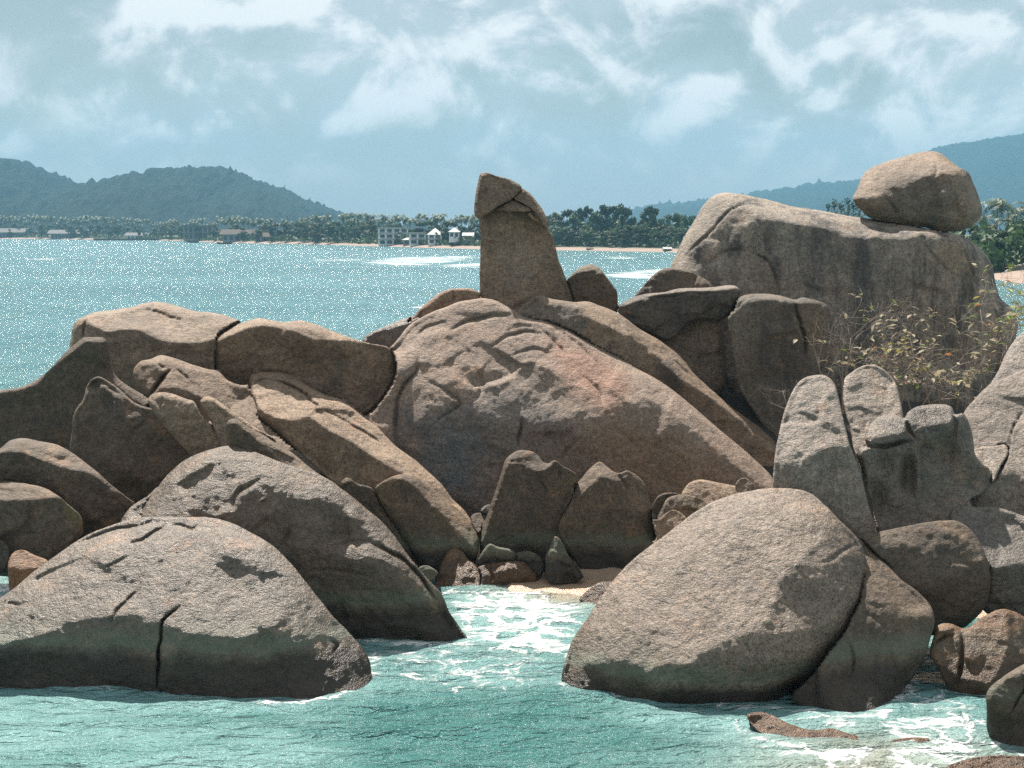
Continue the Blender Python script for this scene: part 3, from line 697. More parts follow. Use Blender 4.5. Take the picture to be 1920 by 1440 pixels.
relief('boulder', [(1806, 778), (1830, 745), (1856, 721), (1890, 705), (1925, 690), (2010, 670), (2010, 1000), (1860, 990), (1815, 920), (1810, 850)],
       'broad pale rough boulder sloping up at the right edge', PALE, n=(-.35, -1, 1.0),
       regions=[([(1855, 905), (1890, 880), (1930, 900), (2000, 890), (2000, 1000), (1850, 1000)], (.0, -1, .1), 10)],
       cracks=[([(1893, 846), (1880, 872), (1862, 905)], 3, .25), ([(1920, 770), (1900, 800), (1893, 846)], 2, .08)], gap=.05, step=3)
relief('boulder', [(1845, 735), (1856, 719), (1868, 700), (1880, 675), (1895, 648), (1922, 620), (1990, 600), (2010, 760), (1900, 780)],
       'upper pale boulder at the right edge beside the leafy shrub', PALE, n=(-.35, -1, .9), gap=.05, step=3)
# --- left side
relief('boulder', [(15, 1062), (18, 1046), (26, 1035), (42, 1031), (65, 1041), (90, 1053), (80, 1090), (40, 1115), (20, 1110), (16, 1085)],
       'small wet orange stone behind the large grey dome boulder', rock_mat('granite_rust', (0.52, 0.27, 0.13), (0.60, 0.36, 0.20), patch=0.2, wet=0.55), n=(-.1, -1, .9),
       regions=[([(10, 1068), (45, 1068), (80, 1068), (60, 1120), (10, 1120)], (-.1, -1, .1), 5)], step=2, gap=.3)
relief('boulder', [(-30, 1020), (0, 1012), (14, 1024), (18, 1042), (10, 1068), (-10, 1080), (-40, 1070)], 'dark little boulder at the left edge beside the wet orange stone', DARKROCK, n=(0, -1, .2), step=2, gap=.3)
relief('boulder', [(262, 985), (272, 947), (295, 915), (320, 885), (350, 861), (387, 845), (435, 836), (470, 844), (507, 859), (550, 875), (590, 887), (617, 900), (642, 917), (665, 935), (697, 962), (725, 987), (750, 1020), (780, 1060), (808, 1092), (829, 1115), (843, 1147), (864, 1180), (878, 1202), (870, 1240), (780, 1260), (560, 1260), (350, 1200), (270, 1060)],
       'big humped brown boulder with a ledge, rising behind the grey dome boulder', rock_mat('granite_hump', (0.215, 0.178, 0.145), (0.28, 0.23, 0.183), patch=0.5, warm=.7, gloss=.45), n=(-.05, -1, .72),
       regions=[([(455, 935), (500, 902), (560, 935), (640, 950), (690, 985), (640, 1005), (600, 1012), (520, 1010), (440, 990)], (.05, -1, .18), 10),
                ([(255, 1000), (340, 975), (430, 965), (520, 1000), (600, 1020), (612, 1040), (680, 1055), (760, 1085), (800, 1120), (850, 1200), (850, 1280), (255, 1280)], (.05, -1, .02), 9),
                ([(612, 1016), (628, 1003), (697, 1017), (728, 1044), (745, 1060), (700, 1045), (650, 1030), (620, 1026)], (.0, -1, 1.6), 4),
                ([(650, 930), (700, 972), (760, 1040), (830, 1125), (868, 1190), (850, 1192), (810, 1130), (745, 1050), (690, 1000), (640, 955)], (.55, -1, .95), 7)],
       cracks=[([(697, 1018), (727, 1031), (750, 1046), (775, 1066), (800, 1098), (822, 1130)], 3.2, .22), ([(432, 955), (446, 926), (470, 908), (495, 894)], 4, .08), ([(480, 955), (490, 938), (512, 936)], 3, -.06),
               ([(620, 1017), (655, 1015), (697, 1018)], 4, .08), ([(567, 1078), (600, 1068), (650, 1072), (700, 1085)], 3, .07), ([(546, 985), (535, 1010), (525, 1025)], 5, .10)],
       tints=[([(725, 1160), (760, 1160), (792, 1172), (830, 1178), (790, 1184), (740, 1178)], 9, (.34, .42, .38), .6)],
       water=[(668, 1197), (720, 1200), (780, 1203), (830, 1204), (874, 1202)], thick=3.2, step=3, gap=.2, rim=60, rimk=1.0)
relief('boulder', [(226, 980), (236, 962), (248, 948), (275, 931), (297, 912), (310, 930), (290, 970), (260, 1010), (230, 1010)], 'thin sliver of rock squeezed left of the humped boulder', GREY, n=(-.2, -1, .8), step=2, gap=.08)
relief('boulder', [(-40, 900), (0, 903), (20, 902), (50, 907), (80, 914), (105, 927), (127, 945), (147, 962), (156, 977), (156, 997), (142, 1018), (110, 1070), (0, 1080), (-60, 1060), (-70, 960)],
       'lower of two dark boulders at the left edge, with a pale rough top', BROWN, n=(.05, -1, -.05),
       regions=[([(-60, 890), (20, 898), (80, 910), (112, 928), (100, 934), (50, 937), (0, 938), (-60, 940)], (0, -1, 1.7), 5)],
       tints=[([(100, 925), (125, 942), (150, 968), (155, 990), (140, 985), (120, 955)], 6, (.20, .18, .06), .7)], step=2.5, gap=.3)
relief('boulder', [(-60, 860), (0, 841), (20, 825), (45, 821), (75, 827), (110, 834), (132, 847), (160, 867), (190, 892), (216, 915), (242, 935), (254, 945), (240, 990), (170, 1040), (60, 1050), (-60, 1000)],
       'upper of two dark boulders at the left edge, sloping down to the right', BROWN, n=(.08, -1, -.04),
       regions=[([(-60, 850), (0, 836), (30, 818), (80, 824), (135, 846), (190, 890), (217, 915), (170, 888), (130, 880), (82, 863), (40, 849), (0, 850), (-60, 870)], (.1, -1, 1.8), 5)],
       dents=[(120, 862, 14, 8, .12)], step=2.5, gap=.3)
# small rocks in the gap
relief('boulder', [(820, 1078), (830, 1053), (842, 1031), (853, 1027), (866, 1033), (878, 1048), (894, 1062), (900, 1090), (890, 1115), (850, 1115), (820, 1110), (815, 1095)],
       'pointed wet glistening rock at the head of the foamy gap', WET, n=(-.1, -1, .8), water=[(820, 1098), (845, 1103), (885, 1105)], step=2, rough=1.5)
relief('boulder', [(880, 1072), (900, 1062), (925, 1056), (955, 1052), (982, 1054), (997, 1065), (1006, 1079), (1007, 1092), (990, 1108), (940, 1115), (890, 1112)],
       'low blocky wet rock on the little sand beach', WET, n=(.0, -1, .9), regions=[([(900, 1082), (1010, 1074), (1010, 1115), (900, 1120)], (0, -1, .1), 6)], cracks=[([(915, 1062), (922, 1078), (918, 1095)], 3, .08)], water=[(890, 1105), (935, 1103), (970, 1098), (1004, 1091)], step=2, rough=1.4)
relief('boulder', [(786, 1064), (800, 1060), (820, 1072), (827, 1083), (812, 1089), (793, 1082)], 'little rounded stone at the foot of the humped boulder', BROWN, n=(0, -1, .6), step=1.5, gap=.05, pins=[(806, 1078, 29.4)])
relief('boulder', [(1086, 1126), (1100, 1107), (1115, 1096), (1135, 1090), (1160, 1092), (1180, 1110), (1150, 1150), (1110, 1140)], 'dark wet rock poking out left of the huge foreground boulder', WET, n=(-.1, -1, .7), water=[(1088, 1127), (1110, 1134), (1140, 1138)], step=2)
relief('boulder', [(895, 1056), (902, 1038), (917, 1020), (933, 1026), (960, 1031), (968, 1040), (955, 1070), (905, 1075)], 'dark angular stone below the left tooth shaped boulder', BROWN, n=(0, -1, .2), step=2, gap=.08)
relief('boulder', [(950, 1052), (965, 1038), (990, 1033), (1010, 1042), (1021, 1058), (1014, 1080), (980, 1085), (955, 1075)], 'rounded brown stone between the wet rock and the wedge', BROWN, n=(0, -1, .25), regions=[([(950, 1050), (965, 1036), (990, 1031), (985, 1042), (965, 1052)], (-.2, -1, 1.4), 4)], step=2, gap=.06)
relief('boulder', [(1019, 1050), (1030, 1024), (1038, 1006), (1046, 1009), (1062, 1031), (1074, 1052), (1094, 1082), (1060, 1095), (1025, 1090)], 'small wedge of rock under the right tooth shaped boulder', BROWN, n=(.25, -1, .25), regions=[([(1012, 1085), (1036, 1004), (1046, 1012), (1040, 1050), (1046, 1090)], (-.6, -1, .7), 3)], cracks=[([(1040, 1045), (1060, 1058), (1080, 1062)], 2.5, .05)], jag=1.2, facet=1.0, sub=2, step=2, gap=.05, pins=[(1050, 1076, 31.6)])
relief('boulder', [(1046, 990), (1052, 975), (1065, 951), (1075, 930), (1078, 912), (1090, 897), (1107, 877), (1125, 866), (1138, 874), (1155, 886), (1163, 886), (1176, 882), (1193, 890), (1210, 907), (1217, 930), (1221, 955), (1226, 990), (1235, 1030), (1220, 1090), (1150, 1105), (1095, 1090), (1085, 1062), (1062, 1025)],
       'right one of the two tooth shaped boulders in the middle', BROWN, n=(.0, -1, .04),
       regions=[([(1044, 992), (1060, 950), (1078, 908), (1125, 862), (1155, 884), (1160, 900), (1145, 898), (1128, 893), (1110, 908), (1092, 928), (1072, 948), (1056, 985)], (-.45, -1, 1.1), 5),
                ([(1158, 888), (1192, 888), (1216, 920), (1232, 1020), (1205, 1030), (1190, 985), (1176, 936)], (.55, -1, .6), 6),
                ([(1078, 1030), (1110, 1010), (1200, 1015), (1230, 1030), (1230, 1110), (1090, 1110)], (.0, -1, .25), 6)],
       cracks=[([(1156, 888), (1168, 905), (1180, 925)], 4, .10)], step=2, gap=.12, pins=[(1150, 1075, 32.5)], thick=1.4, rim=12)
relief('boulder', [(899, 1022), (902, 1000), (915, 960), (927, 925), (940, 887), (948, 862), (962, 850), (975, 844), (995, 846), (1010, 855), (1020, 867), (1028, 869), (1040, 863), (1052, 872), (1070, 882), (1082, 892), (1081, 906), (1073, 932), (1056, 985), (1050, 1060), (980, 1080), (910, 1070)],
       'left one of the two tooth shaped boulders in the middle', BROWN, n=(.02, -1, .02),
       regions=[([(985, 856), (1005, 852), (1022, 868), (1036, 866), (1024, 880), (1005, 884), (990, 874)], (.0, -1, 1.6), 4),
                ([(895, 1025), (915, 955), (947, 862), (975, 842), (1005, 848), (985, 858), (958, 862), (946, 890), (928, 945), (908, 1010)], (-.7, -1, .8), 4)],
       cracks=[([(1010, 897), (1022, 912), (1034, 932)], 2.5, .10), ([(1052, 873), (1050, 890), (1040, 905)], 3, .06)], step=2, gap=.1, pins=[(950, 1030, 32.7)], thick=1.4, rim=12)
relief('boulder', [(884, 968), (895, 961), (909, 965), (915, 985), (900, 1000), (888, 988)], 'small tan stone stuck in the dark cleft left of the teeth', BROWN, n=(0, -1, .9), step=1.5, gap=.05)
relief('boulder', [(902, 955), (908, 949), (918, 946), (925, 960), (915, 975), (903, 968)], 'little dark pebble stone in the cleft beside the tan one', DARKROCK, n=(0, -1, .4), step=1.5, gap=.05)
relief('boulder', [(1222, 976), (1235, 974), (1246, 964), (1261, 956), (1279, 963), (1290, 980), (1270, 1020), (1230, 1030)], 'lowest of the small stones behind the huge foreground boulder', TAN, n=(0, -1, .6), step=2, pins=[(1258, 985, 27.6)])
relief('boulder', [(1233, 975), (1242, 950), (1250, 935), (1275, 927), (1295, 929), (1312, 934), (1326, 946), (1320, 980), (1260, 1000)], 'mossy middle one of the small stones behind the huge foreground boulder', TAN, n=(0, -1, .6), tints=[([(1270, 930), (1310, 935), (1315, 960), (1280, 955)], 8, (.2, .2, .1), .5)], step=2, pins=[(1275, 960, 27.9)])
relief('boulder', [(1222, 955), (1228, 938), (1235, 928), (1252, 923), (1275, 930), (1260, 980), (1230, 985)], 'shaded stone beside the right tooth shaped boulder', BROWN, n=(0, -1, .1), step=2, pins=[(1245, 950, 28.6)])
relief('boulder', [(1378, 912), (1384, 900), (1396, 896), (1408, 903), (1418, 916), (1410, 940), (1385, 940)], 'small knob of rock above the huge foreground boulder', TAN, n=(0, -1, .6), step=1.5, pins=[(1398, 918, 28.2)])
relief('boulder', [(1278, 928), (1283, 916), (1292, 906), (1307, 900), (1339, 903), (1370, 909), (1386, 915), (1400, 940), (1350, 970), (1290, 960)], 'long low brown rock just above the huge foreground boulder', TAN, n=(0, -1, .7), step=2, pins=[(1335, 930, 28.3)])
# --- ridge slabs at left
relief('boulder', [(704, 914), (715, 904), (737, 892), (757, 888), (775, 891), (800, 908), (837, 938), (867, 962), (884, 982), (898, 1014), (893, 1048), (888, 1070), (850, 1110), (790, 1060), (760, 1010), (725, 960), (707, 928)],
       'rounded end slab running down to the foamy gap', BROWN, n=(-.05, -1, -.08),
       regions=[([(735, 886), (775, 886), (840, 935), (890, 985), (902, 1040), (880, 1020), (850, 988), (800, 938), (768, 905), (745, 897)], (.5, -1, 1.5), 5)], step=2.5, gap=.1, pins=[(840, 1050, 32.5)])
relief('boulder', [(640, 905), (648, 896), (655, 896), (670, 906), (697, 914), (712, 935), (740, 980), (780, 1030), (810, 1080), (780, 1110), (700, 1010), (650, 950)], 'dark sliver of rock between the humped boulder and the end slab', BROWN, n=(.0, -1, .0), step=2, gap=.1)
relief('boulder', [(424, 850), (425, 815), (425, 793), (432, 786), (445, 786), (462, 798), (482, 810), (507, 822), (550, 851), (590, 884), (640, 920), (620, 980), (500, 960), (430, 900)],
       'narrow slab with a thin sunlit edge above the humped boulder', BROWN, n=(-.1, -1, .0),
       regions=[([(440, 782), (480, 806), (550, 848), (600, 890), (575, 890), (530, 868), (505, 845), (480, 825), (455, 800)], (.3, -1, 1.7), 4)], step=2, gap=.12)
relief('boulder', [(375, 753), (382, 744), (395, 744), (420, 760), (445, 777), (480, 802), (520, 830), (520, 870), (430, 860), (400, 800)], 'small shaded block beside the knuckle shaped block', TAN, n=(-.2, -1, .42), step=2, gap=.1)
relief('boulder', [(278, 754), (283, 742), (295, 736), (315, 736), (350, 748), (363, 752), (376, 778), (405, 803), (440, 830), (430, 880), (365, 860), (340, 836), (312, 803)],
       'knuckle shaped block of rock with a dark crevice below it', TAN, n=(-.15, -1, .55), regions=[([(300, 790), (340, 770), (420, 810), (440, 900), (340, 860)], (.0, -1, -.1), 10)], step=2, gap=.15, cracks=[([(300, 738), (306, 752), (300, 768)], 2.5, .05)])
relief('boulder', [(470, 734), (470, 705), (482, 700), (495, 697), (520, 698), (547, 704), (575, 721), (612, 741), (640, 750), (662, 766), (685, 784), (706, 800), (725, 819), (747, 840), (775, 860), (800, 881), (825, 905), (850, 936), (872, 958), (886, 985), (870, 1020), (800, 1000), (700, 960), (630, 910), (575, 862), (520, 812), (486, 780), (480, 755)],
       'long sunlit slab sloping down to the right in front of the big central boulder', TAN, n=(.45, -1, 1.9),
       regions=[([(478, 760), (486, 764), (512, 782), (545, 788), (578, 784), (615, 806), (650, 823), (700, 857), (735, 878), (758, 890), (830, 950), (860, 1030), (700, 1000), (560, 870), (470, 790)], (-.1, -1, -.05), 6)],
       cracks=[([(508, 712), (530, 718), (552, 726), (576, 742), (592, 758), (600, 765)], 3, .25), ([(600, 762), (640, 785), (690, 815), (740, 850)], 2.5, .10), ([(650, 775), (675, 795), (700, 812)], 3, .08), ([(474, 724), (482, 716), (508, 711)], 3, .15)],
       dents=[(520, 745, 25, 10, .10), (490, 750, 8, 12, .08)], step=2.5, gap=.12, thick=1.6)
relief('boulder', [(250, 703), (252, 690), (265, 677), (281, 674), (300, 666), (325, 671), (362, 684), (390, 692), (410, 697), (428, 714), (450, 722), (475, 722), (520, 770), (560, 840), (480, 860), (400, 800), (340, 790), (285, 765), (275, 745), (256, 722)],
       'slab with a round knob at its upper end above the knuckle shaped block', TAN, n=(.30, -1, 1.35),
       regions=[([(245, 720), (252, 690), (266, 676), (292, 684), (308, 700), (296, 714), (275, 750), (255, 745)], (-.4, -1, .3), 6),
                ([(300, 730), (330, 728), (365, 738), (385, 752), (380, 790), (300, 780)], (0, -1, .0), 6),
                ([(425, 716), (455, 722), (470, 735), (455, 745), (430, 728)], (.0, -1, .1), 5)],
       cracks=[([(322, 694), (308, 705), (295, 720), (280, 745)], 4, .30), ([(297, 682), (306, 690), (312, 685)], 3, .12), ([(330, 690), (345, 705), (356, 712)], 3, .08)], step=2.5, gap=.1, thick=1.2)
relief('boulder', [(131, 850), (134, 810), (136, 785), (142, 770), (155, 750), (162, 727), (172, 712), (185, 706), (200, 712), (225, 731), (250, 753), (266, 760), (300, 772), (345, 800), (400, 840), (410, 890), (370, 930), (270, 970), (215, 940), (150, 880)],
       'dark pyramid like boulder with a tan chipped ridge at left', rock_mat('granite_umber', (0.165, 0.135, 0.11), (0.22, 0.18, 0.14), patch=0.5), n=(-.12, -1, .10),
       regions=[([(183, 704), (225, 727), (262, 748), (276, 752), (262, 764), (225, 745), (190, 722)], (.0, -1, 1.6), 4),
                ([(225, 745), (262, 762), (295, 812), (290, 818), (255, 790), (220, 770)], (.1, -1, .5), 5),
                ([(285, 800), (330, 830), (370, 860), (330, 900), (270, 860)], (.4, -1, -.2), 8)], step=2.5, gap=.8)
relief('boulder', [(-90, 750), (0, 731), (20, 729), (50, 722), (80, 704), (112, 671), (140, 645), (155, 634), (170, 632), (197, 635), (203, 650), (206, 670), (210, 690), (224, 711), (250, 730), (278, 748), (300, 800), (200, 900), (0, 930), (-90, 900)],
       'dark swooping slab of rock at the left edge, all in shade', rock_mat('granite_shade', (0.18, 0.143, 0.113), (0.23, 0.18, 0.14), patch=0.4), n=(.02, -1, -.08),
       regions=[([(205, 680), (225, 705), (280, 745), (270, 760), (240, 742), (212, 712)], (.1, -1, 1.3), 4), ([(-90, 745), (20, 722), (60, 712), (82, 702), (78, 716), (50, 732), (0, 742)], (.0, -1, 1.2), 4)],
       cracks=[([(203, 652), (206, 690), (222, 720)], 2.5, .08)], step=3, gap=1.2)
relief('boulder', [(405, 700), (407, 650), (410, 634), (430, 617), (455, 605), (485, 597), (507, 600), (530, 603), (560, 601), (587, 607), (625, 621), (660, 634), (700, 645), (730, 653), (740, 700), (680, 780), (560, 800), (430, 740)],
       'right half of the broad back rock at left, with a dark hollow face', TAN, n=(.0, -1, -.20),
       regions=[([(400, 640), (432, 612), (485, 592), (560, 596), (630, 618), (735, 650), (697, 656), (662, 644), (625, 639), (580, 636), (555, 624), (525, 616), (495, 611), (462, 616), (432, 629)], (.0, -1, 1.8), 4),
                ([(640, 640), (740, 655), (720, 780), (620, 780)], (.35, -1, .15), 14)],
       tints=[([(600, 660), (640, 650), (640, 760), (600, 740)], 14, (.12, .10, .08), .5)], step=3, gap=.3)
relief('boulder', [(130, 660), (132, 635), (136, 614), (145, 600), (160, 592), (172, 586), (212, 581), (250, 575), (270, 569), (305, 566), (330, 573), (362, 582), (400, 587), (430, 594), (452, 604), (440, 640), (430, 740), (330, 780), (220, 760), (140, 700)],
       'left half of the broad back rock at left, with a flat sunlit top', TAN, n=(.02, -1, -.12),
       regions=[([(150, 590), (212, 576), (300, 562), (365, 578), (460, 600), (440, 618), (405, 636), (350, 643), (307, 641), (290, 635), (262, 622), (225, 618), (200, 625), (185, 615), (165, 606)], (.02, -1, 1.5), 4),
                ([(125, 650), (136, 605), (160, 592), (158, 625), (150, 665)], (-.6, -1, .1), 4)],
       cracks=[([(162, 592), (158, 610), (155, 635)], 3, .2), ([(255, 573), (295, 585), (325, 597), (353, 606)], 2, .10), ([(292, 636), (286, 650), (282, 664)], 2, -.05)], step=3, gap=.12)
# --- the big central boulder and what stands behind it
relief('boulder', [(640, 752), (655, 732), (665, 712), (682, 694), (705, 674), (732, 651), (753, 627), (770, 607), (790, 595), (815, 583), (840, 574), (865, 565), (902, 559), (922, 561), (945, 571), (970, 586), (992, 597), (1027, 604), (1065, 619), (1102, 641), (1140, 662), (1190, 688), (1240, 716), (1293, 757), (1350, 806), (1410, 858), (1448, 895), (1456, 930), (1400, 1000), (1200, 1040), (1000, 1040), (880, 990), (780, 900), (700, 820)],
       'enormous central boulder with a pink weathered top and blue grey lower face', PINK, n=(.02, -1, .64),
       regions=[([(690, 860), (740, 800), (830, 790), (930, 800), (1050, 790), (1180, 800), (1270, 830), (1400, 900), (1440, 960), (1300, 1060), (800, 1060)], (.02, -1, .10), 30),
                ([(640, 752), (700, 670), (770, 603), (850, 568), (905, 558), (960, 585), (900, 597), (845, 622), (800, 640), (768, 658), (735, 692), (715, 712), (690, 745), (650, 770)], (-.45, -1, .85), 6),
                ([(850, 650), (905, 600), (990, 596), (1060, 618), (1130, 660), (1230, 712), (1180, 760), (1110, 745), (1060, 700), (990, 690), (930, 700), (880, 690)], (.08, -1, 1.05), 12),
                ([(1060, 612), (1140, 655), (1240, 710), (1350, 800), (1452, 895), (1450, 935), (1430, 915), (1396, 884), (1350, 846), (1302, 808), (1240, 762), (1160, 712)], (.45, -1, 1.6), 6),
                ([(735, 700), (780, 690), (775, 760), (745, 800), (710, 790)], (-.1, -1, .15), 10)],
       cracks=[([(783, 665), (782, 695), (758, 722), (746, 752), (741, 840)], 4, .22), ([(797, 712), (825, 727), (864, 757), (826, 782), (804, 802)], 3, .12), ([(980, 780), (976, 810), (967, 842)], 3.5, .20), ([(840, 622), (875, 603), (905, 594), (960, 590)], 4, .16),
               ([(890, 680), (905, 720), (890, 755)], 5, .10), ([(915, 655), (950, 632), (985, 622), (1020, 628)], 3.5, .12), ([(960, 668), (1000, 655), (1040, 668)], 4, .09), ([(1085, 700), (1120, 730), (1135, 765)], 4, .08), ([(1000, 605), (1040, 640), (1080, 690)], 3, .08), ([(1040, 612), (1090, 650), (1140, 700)], 3, .08),
               ([(1080, 830), (1060, 850), (1050, 870)], 3, .08), ([(700, 690), (735, 660), (760, 640)], 3, .08), ([(770, 640), (800, 615), (850, 600)], 3, .08), ([(1210, 700), (1290, 760), (1360, 815), (1430, 880)], 3, .08), ([(1130, 800), (1170, 815), (1200, 850)], 4, .05)],
       dents=[(930, 720, 70, 45, .16), (1100, 780, 60, 70, -.12), (830, 850, 60, 60, .15)],
       tints=[([(780, 790), (850, 770), (905, 810), (900, 900), (870, 950), (800, 900)], 46, (.14, .19, .215), .75), ([(1030, 640), (1120, 670), (1180, 720), (1150, 770), (1080, 740)], 26, (.58, .30, .20), .85),  # blue grey patch on the lower left face, orange patch on the upper right
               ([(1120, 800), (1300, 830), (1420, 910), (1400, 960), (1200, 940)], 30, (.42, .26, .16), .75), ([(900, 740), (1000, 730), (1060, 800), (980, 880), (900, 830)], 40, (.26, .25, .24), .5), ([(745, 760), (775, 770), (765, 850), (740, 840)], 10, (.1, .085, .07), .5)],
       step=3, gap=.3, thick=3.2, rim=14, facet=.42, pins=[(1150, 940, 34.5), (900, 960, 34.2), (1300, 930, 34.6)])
relief('boulder', [(965, 590), (982, 572), (1000, 557), (1012, 554), (1035, 560), (1075, 566), (1102, 566), (1127, 574), (1157, 586), (1174, 597), (1198, 616), (1240, 640), (1275, 666), (1304, 702), (1346, 741), (1389, 776), (1428, 803), (1454, 826), (1458, 860), (1452, 920), (1400, 930), (1250, 800), (1100, 690), (1000, 630)],
       'long slanting slab behind the central boulder, from the standing rock down to the egg boulder', TAN, n=(.1, -1, .10),
       regions=[([(1075, 562), (1110, 563), (1160, 584), (1200, 614), (1245, 640), (1280, 664), (1310, 702), (1390, 772), (1460, 826), (1455, 850), (1396, 798), (1357, 766), (1318, 738), (1275, 712), (1230, 668), (1180, 632), (1152, 618), (1127, 606), (1095, 590)], (.35, -1, 1.7), 5),
                ([(965, 592), (1000, 555), (1030, 557), (1070, 565), (1085, 585), (1075, 610), (1020, 600)], (-.05, -1, .45), 8)],
       cracks=[([(1240, 655), (1290, 700), (1340, 745), (1400, 790)], 3, .10), ([(1145, 600), (1143, 640), (1141, 690)], 3, .06), ([(1150, 590), (1190, 620), (1250, 655)], 2.5, .08)],
       tints=[([(1230, 680), (1270, 690), (1275, 730), (1240, 715)], 10, BLK, .6), ([(970, 590), (1010, 558), (1090, 575), (1100, 620), (1020, 615)], 16, (.22, .2, .175), .6)], step=2.5, gap=.2, thick=1.6)
ps = bpy.data.objects.new('standing_rock', None); COL.objects.link(ps); ps.empty_display_size = .5
ps.location = at_depth(np.float64(985), np.float64(575), np.float64(38.5))
tag(ps, 'tall upright pillar of rock with a cracked pointed cap', 'rock')
relief('cap_block', [(901, 326), (912, 323), (927, 328), (955, 336), (978, 351), (972, 361), (962, 371), (947, 380), (932, 387), (915, 399), (899, 411), (892, 407), (889, 395), (891, 367), (895, 347)], 'smooth pointed cap of the pillar', TAN, n=(.02, -1, .32),
       regions=[([(889, 400), (893, 350), (902, 324), (906, 335), (899, 365), (897, 405)], (-.8, -1, .2), 3)], step=1.5, parent=ps, pins=[(925, 360, 38.0)], rim=9, rimk=.9, thick=1.2, rough=.5, sub=3)
relief('cap_slab', [(978, 354), (990, 360), (1001, 370), (1015, 390), (1025, 410), (1029, 422), (1026, 427), (1019, 422), (1010, 407), (1000, 393), (980, 381), (963, 372), (970, 363)], None, TAN, n=(.3, -1, .6), step=1.2, parent=ps, pins=[(1000, 380, 38.15)], rim=6, rimk=.8, thick=1.0, rough=.6, sub=3)
relief('cap_slab', [(962, 373), (980, 383), (1000, 394), (985, 397), (960, 396), (930, 393), (945, 383)], None, TAN, n=(0, -1, .45), step=1.2, parent=ps, pins=[(965, 388, 38.15)], rim=5, rimk=.7, thick=.9, rough=.6, sub=3)
relief('cap_slab', [(990, 400), (1001, 396), (1010, 408), (1019, 421), (1013, 420), (1002, 412), (995, 407)], None, TAN, n=(.2, -1, .5), step=1.0, parent=ps, pins=[(1004, 408, 38.15)], rim=4, rimk=.7, thick=.9, rough=.6, sub=3)
relief('shaft', [(899, 405), (903, 360), (912, 338), (950, 345), (975, 358), (1000, 382), (1020, 412), (1030, 432), (1038, 444), (1042, 462), (1047, 485), (1055, 507), (1063, 527), (1072, 550), (1080, 580), (1060, 620), (980, 630), (910, 620), (898, 590), (899, 545), (899, 500), (900, 455)], None,
       rock_mat('granite_pillar', (0.36, 0.29, 0.225), (0.43, 0.345, 0.27), patch=0.35, streak=0.25), n=(.02, -1, .22),
       regions=[([(1000, 500), (1045, 470), (1090, 590), (1000, 600)], (.35, -1, .05), 12)],
       cracks=[([(1050, 515), (1060, 540), (1070, 570)], 2.5, .06)], dents=[(1000, 540, 10, 30, .08), (960, 480, 30, 30, -.05)],
       tints=[([(1020, 470), (1048, 480), (1070, 560), (1030, 560)], 16, (.22, .17, .12), .5), ([(940, 460), (985, 455), (1000, 520), (950, 540)], 22, (.42, .37, .32), .35)], step=2, parent=ps, pins=[(960, 520, 38.35)], thick=2.4, rim=13, rough=.7, sub=4)
relief('boulder', [(1058, 560), (1062, 530), (1067, 519), (1080, 507), (1092, 499), (1107, 496), (1120, 500), (1135, 517), (1148, 535), (1156, 546), (1158, 565), (1155, 590), (1120, 625), (1070, 610)],
       'smaller rounded rock right beside the upright pillar', BROWN, n=(.05, -1, .10), regions=[([(1064, 522), (1092, 496), (1120, 497), (1132, 512), (1115, 508), (1095, 509), (1078, 515)], (.0, -1, 1.4), 4)], step=2, pins=[(1105, 550, 38.6)])
relief('boulder', [(765, 606), (778, 590), (787, 579), (810, 560), (830, 547), (852, 541), (885, 542), (899, 550), (905, 580), (850, 640), (780, 640)],
       'orange tinted rock just left of the upright pillar', PINK, n=(-.1, -1, .5), regions=[([(845, 548), (895, 548), (905, 590), (850, 590)], (.3, -1, .1), 6)], tints=[([(770, 600), (850, 540), (900, 550), (850, 620)], 20, ORANGE, .6)], cracks=[([(846, 543), (850, 560), (838, 572)], 3, .08), ([(790, 585), (785, 600), (775, 615)], 3, .08)], step=2, gap=.25)
relief('boulder', [(679, 638), (692, 625), (720, 612), (750, 600), (772, 594), (790, 600), (790, 650), (740, 680), (700, 665)], 'low grey rock behind the left shoulder of the central boulder', GREY, n=(-.1, -1, .3), regions=[([(700, 622), (750, 598), (775, 594), (770, 604), (735, 615)], (0, -1, 1.2), 4)], step=2, gap=.3)
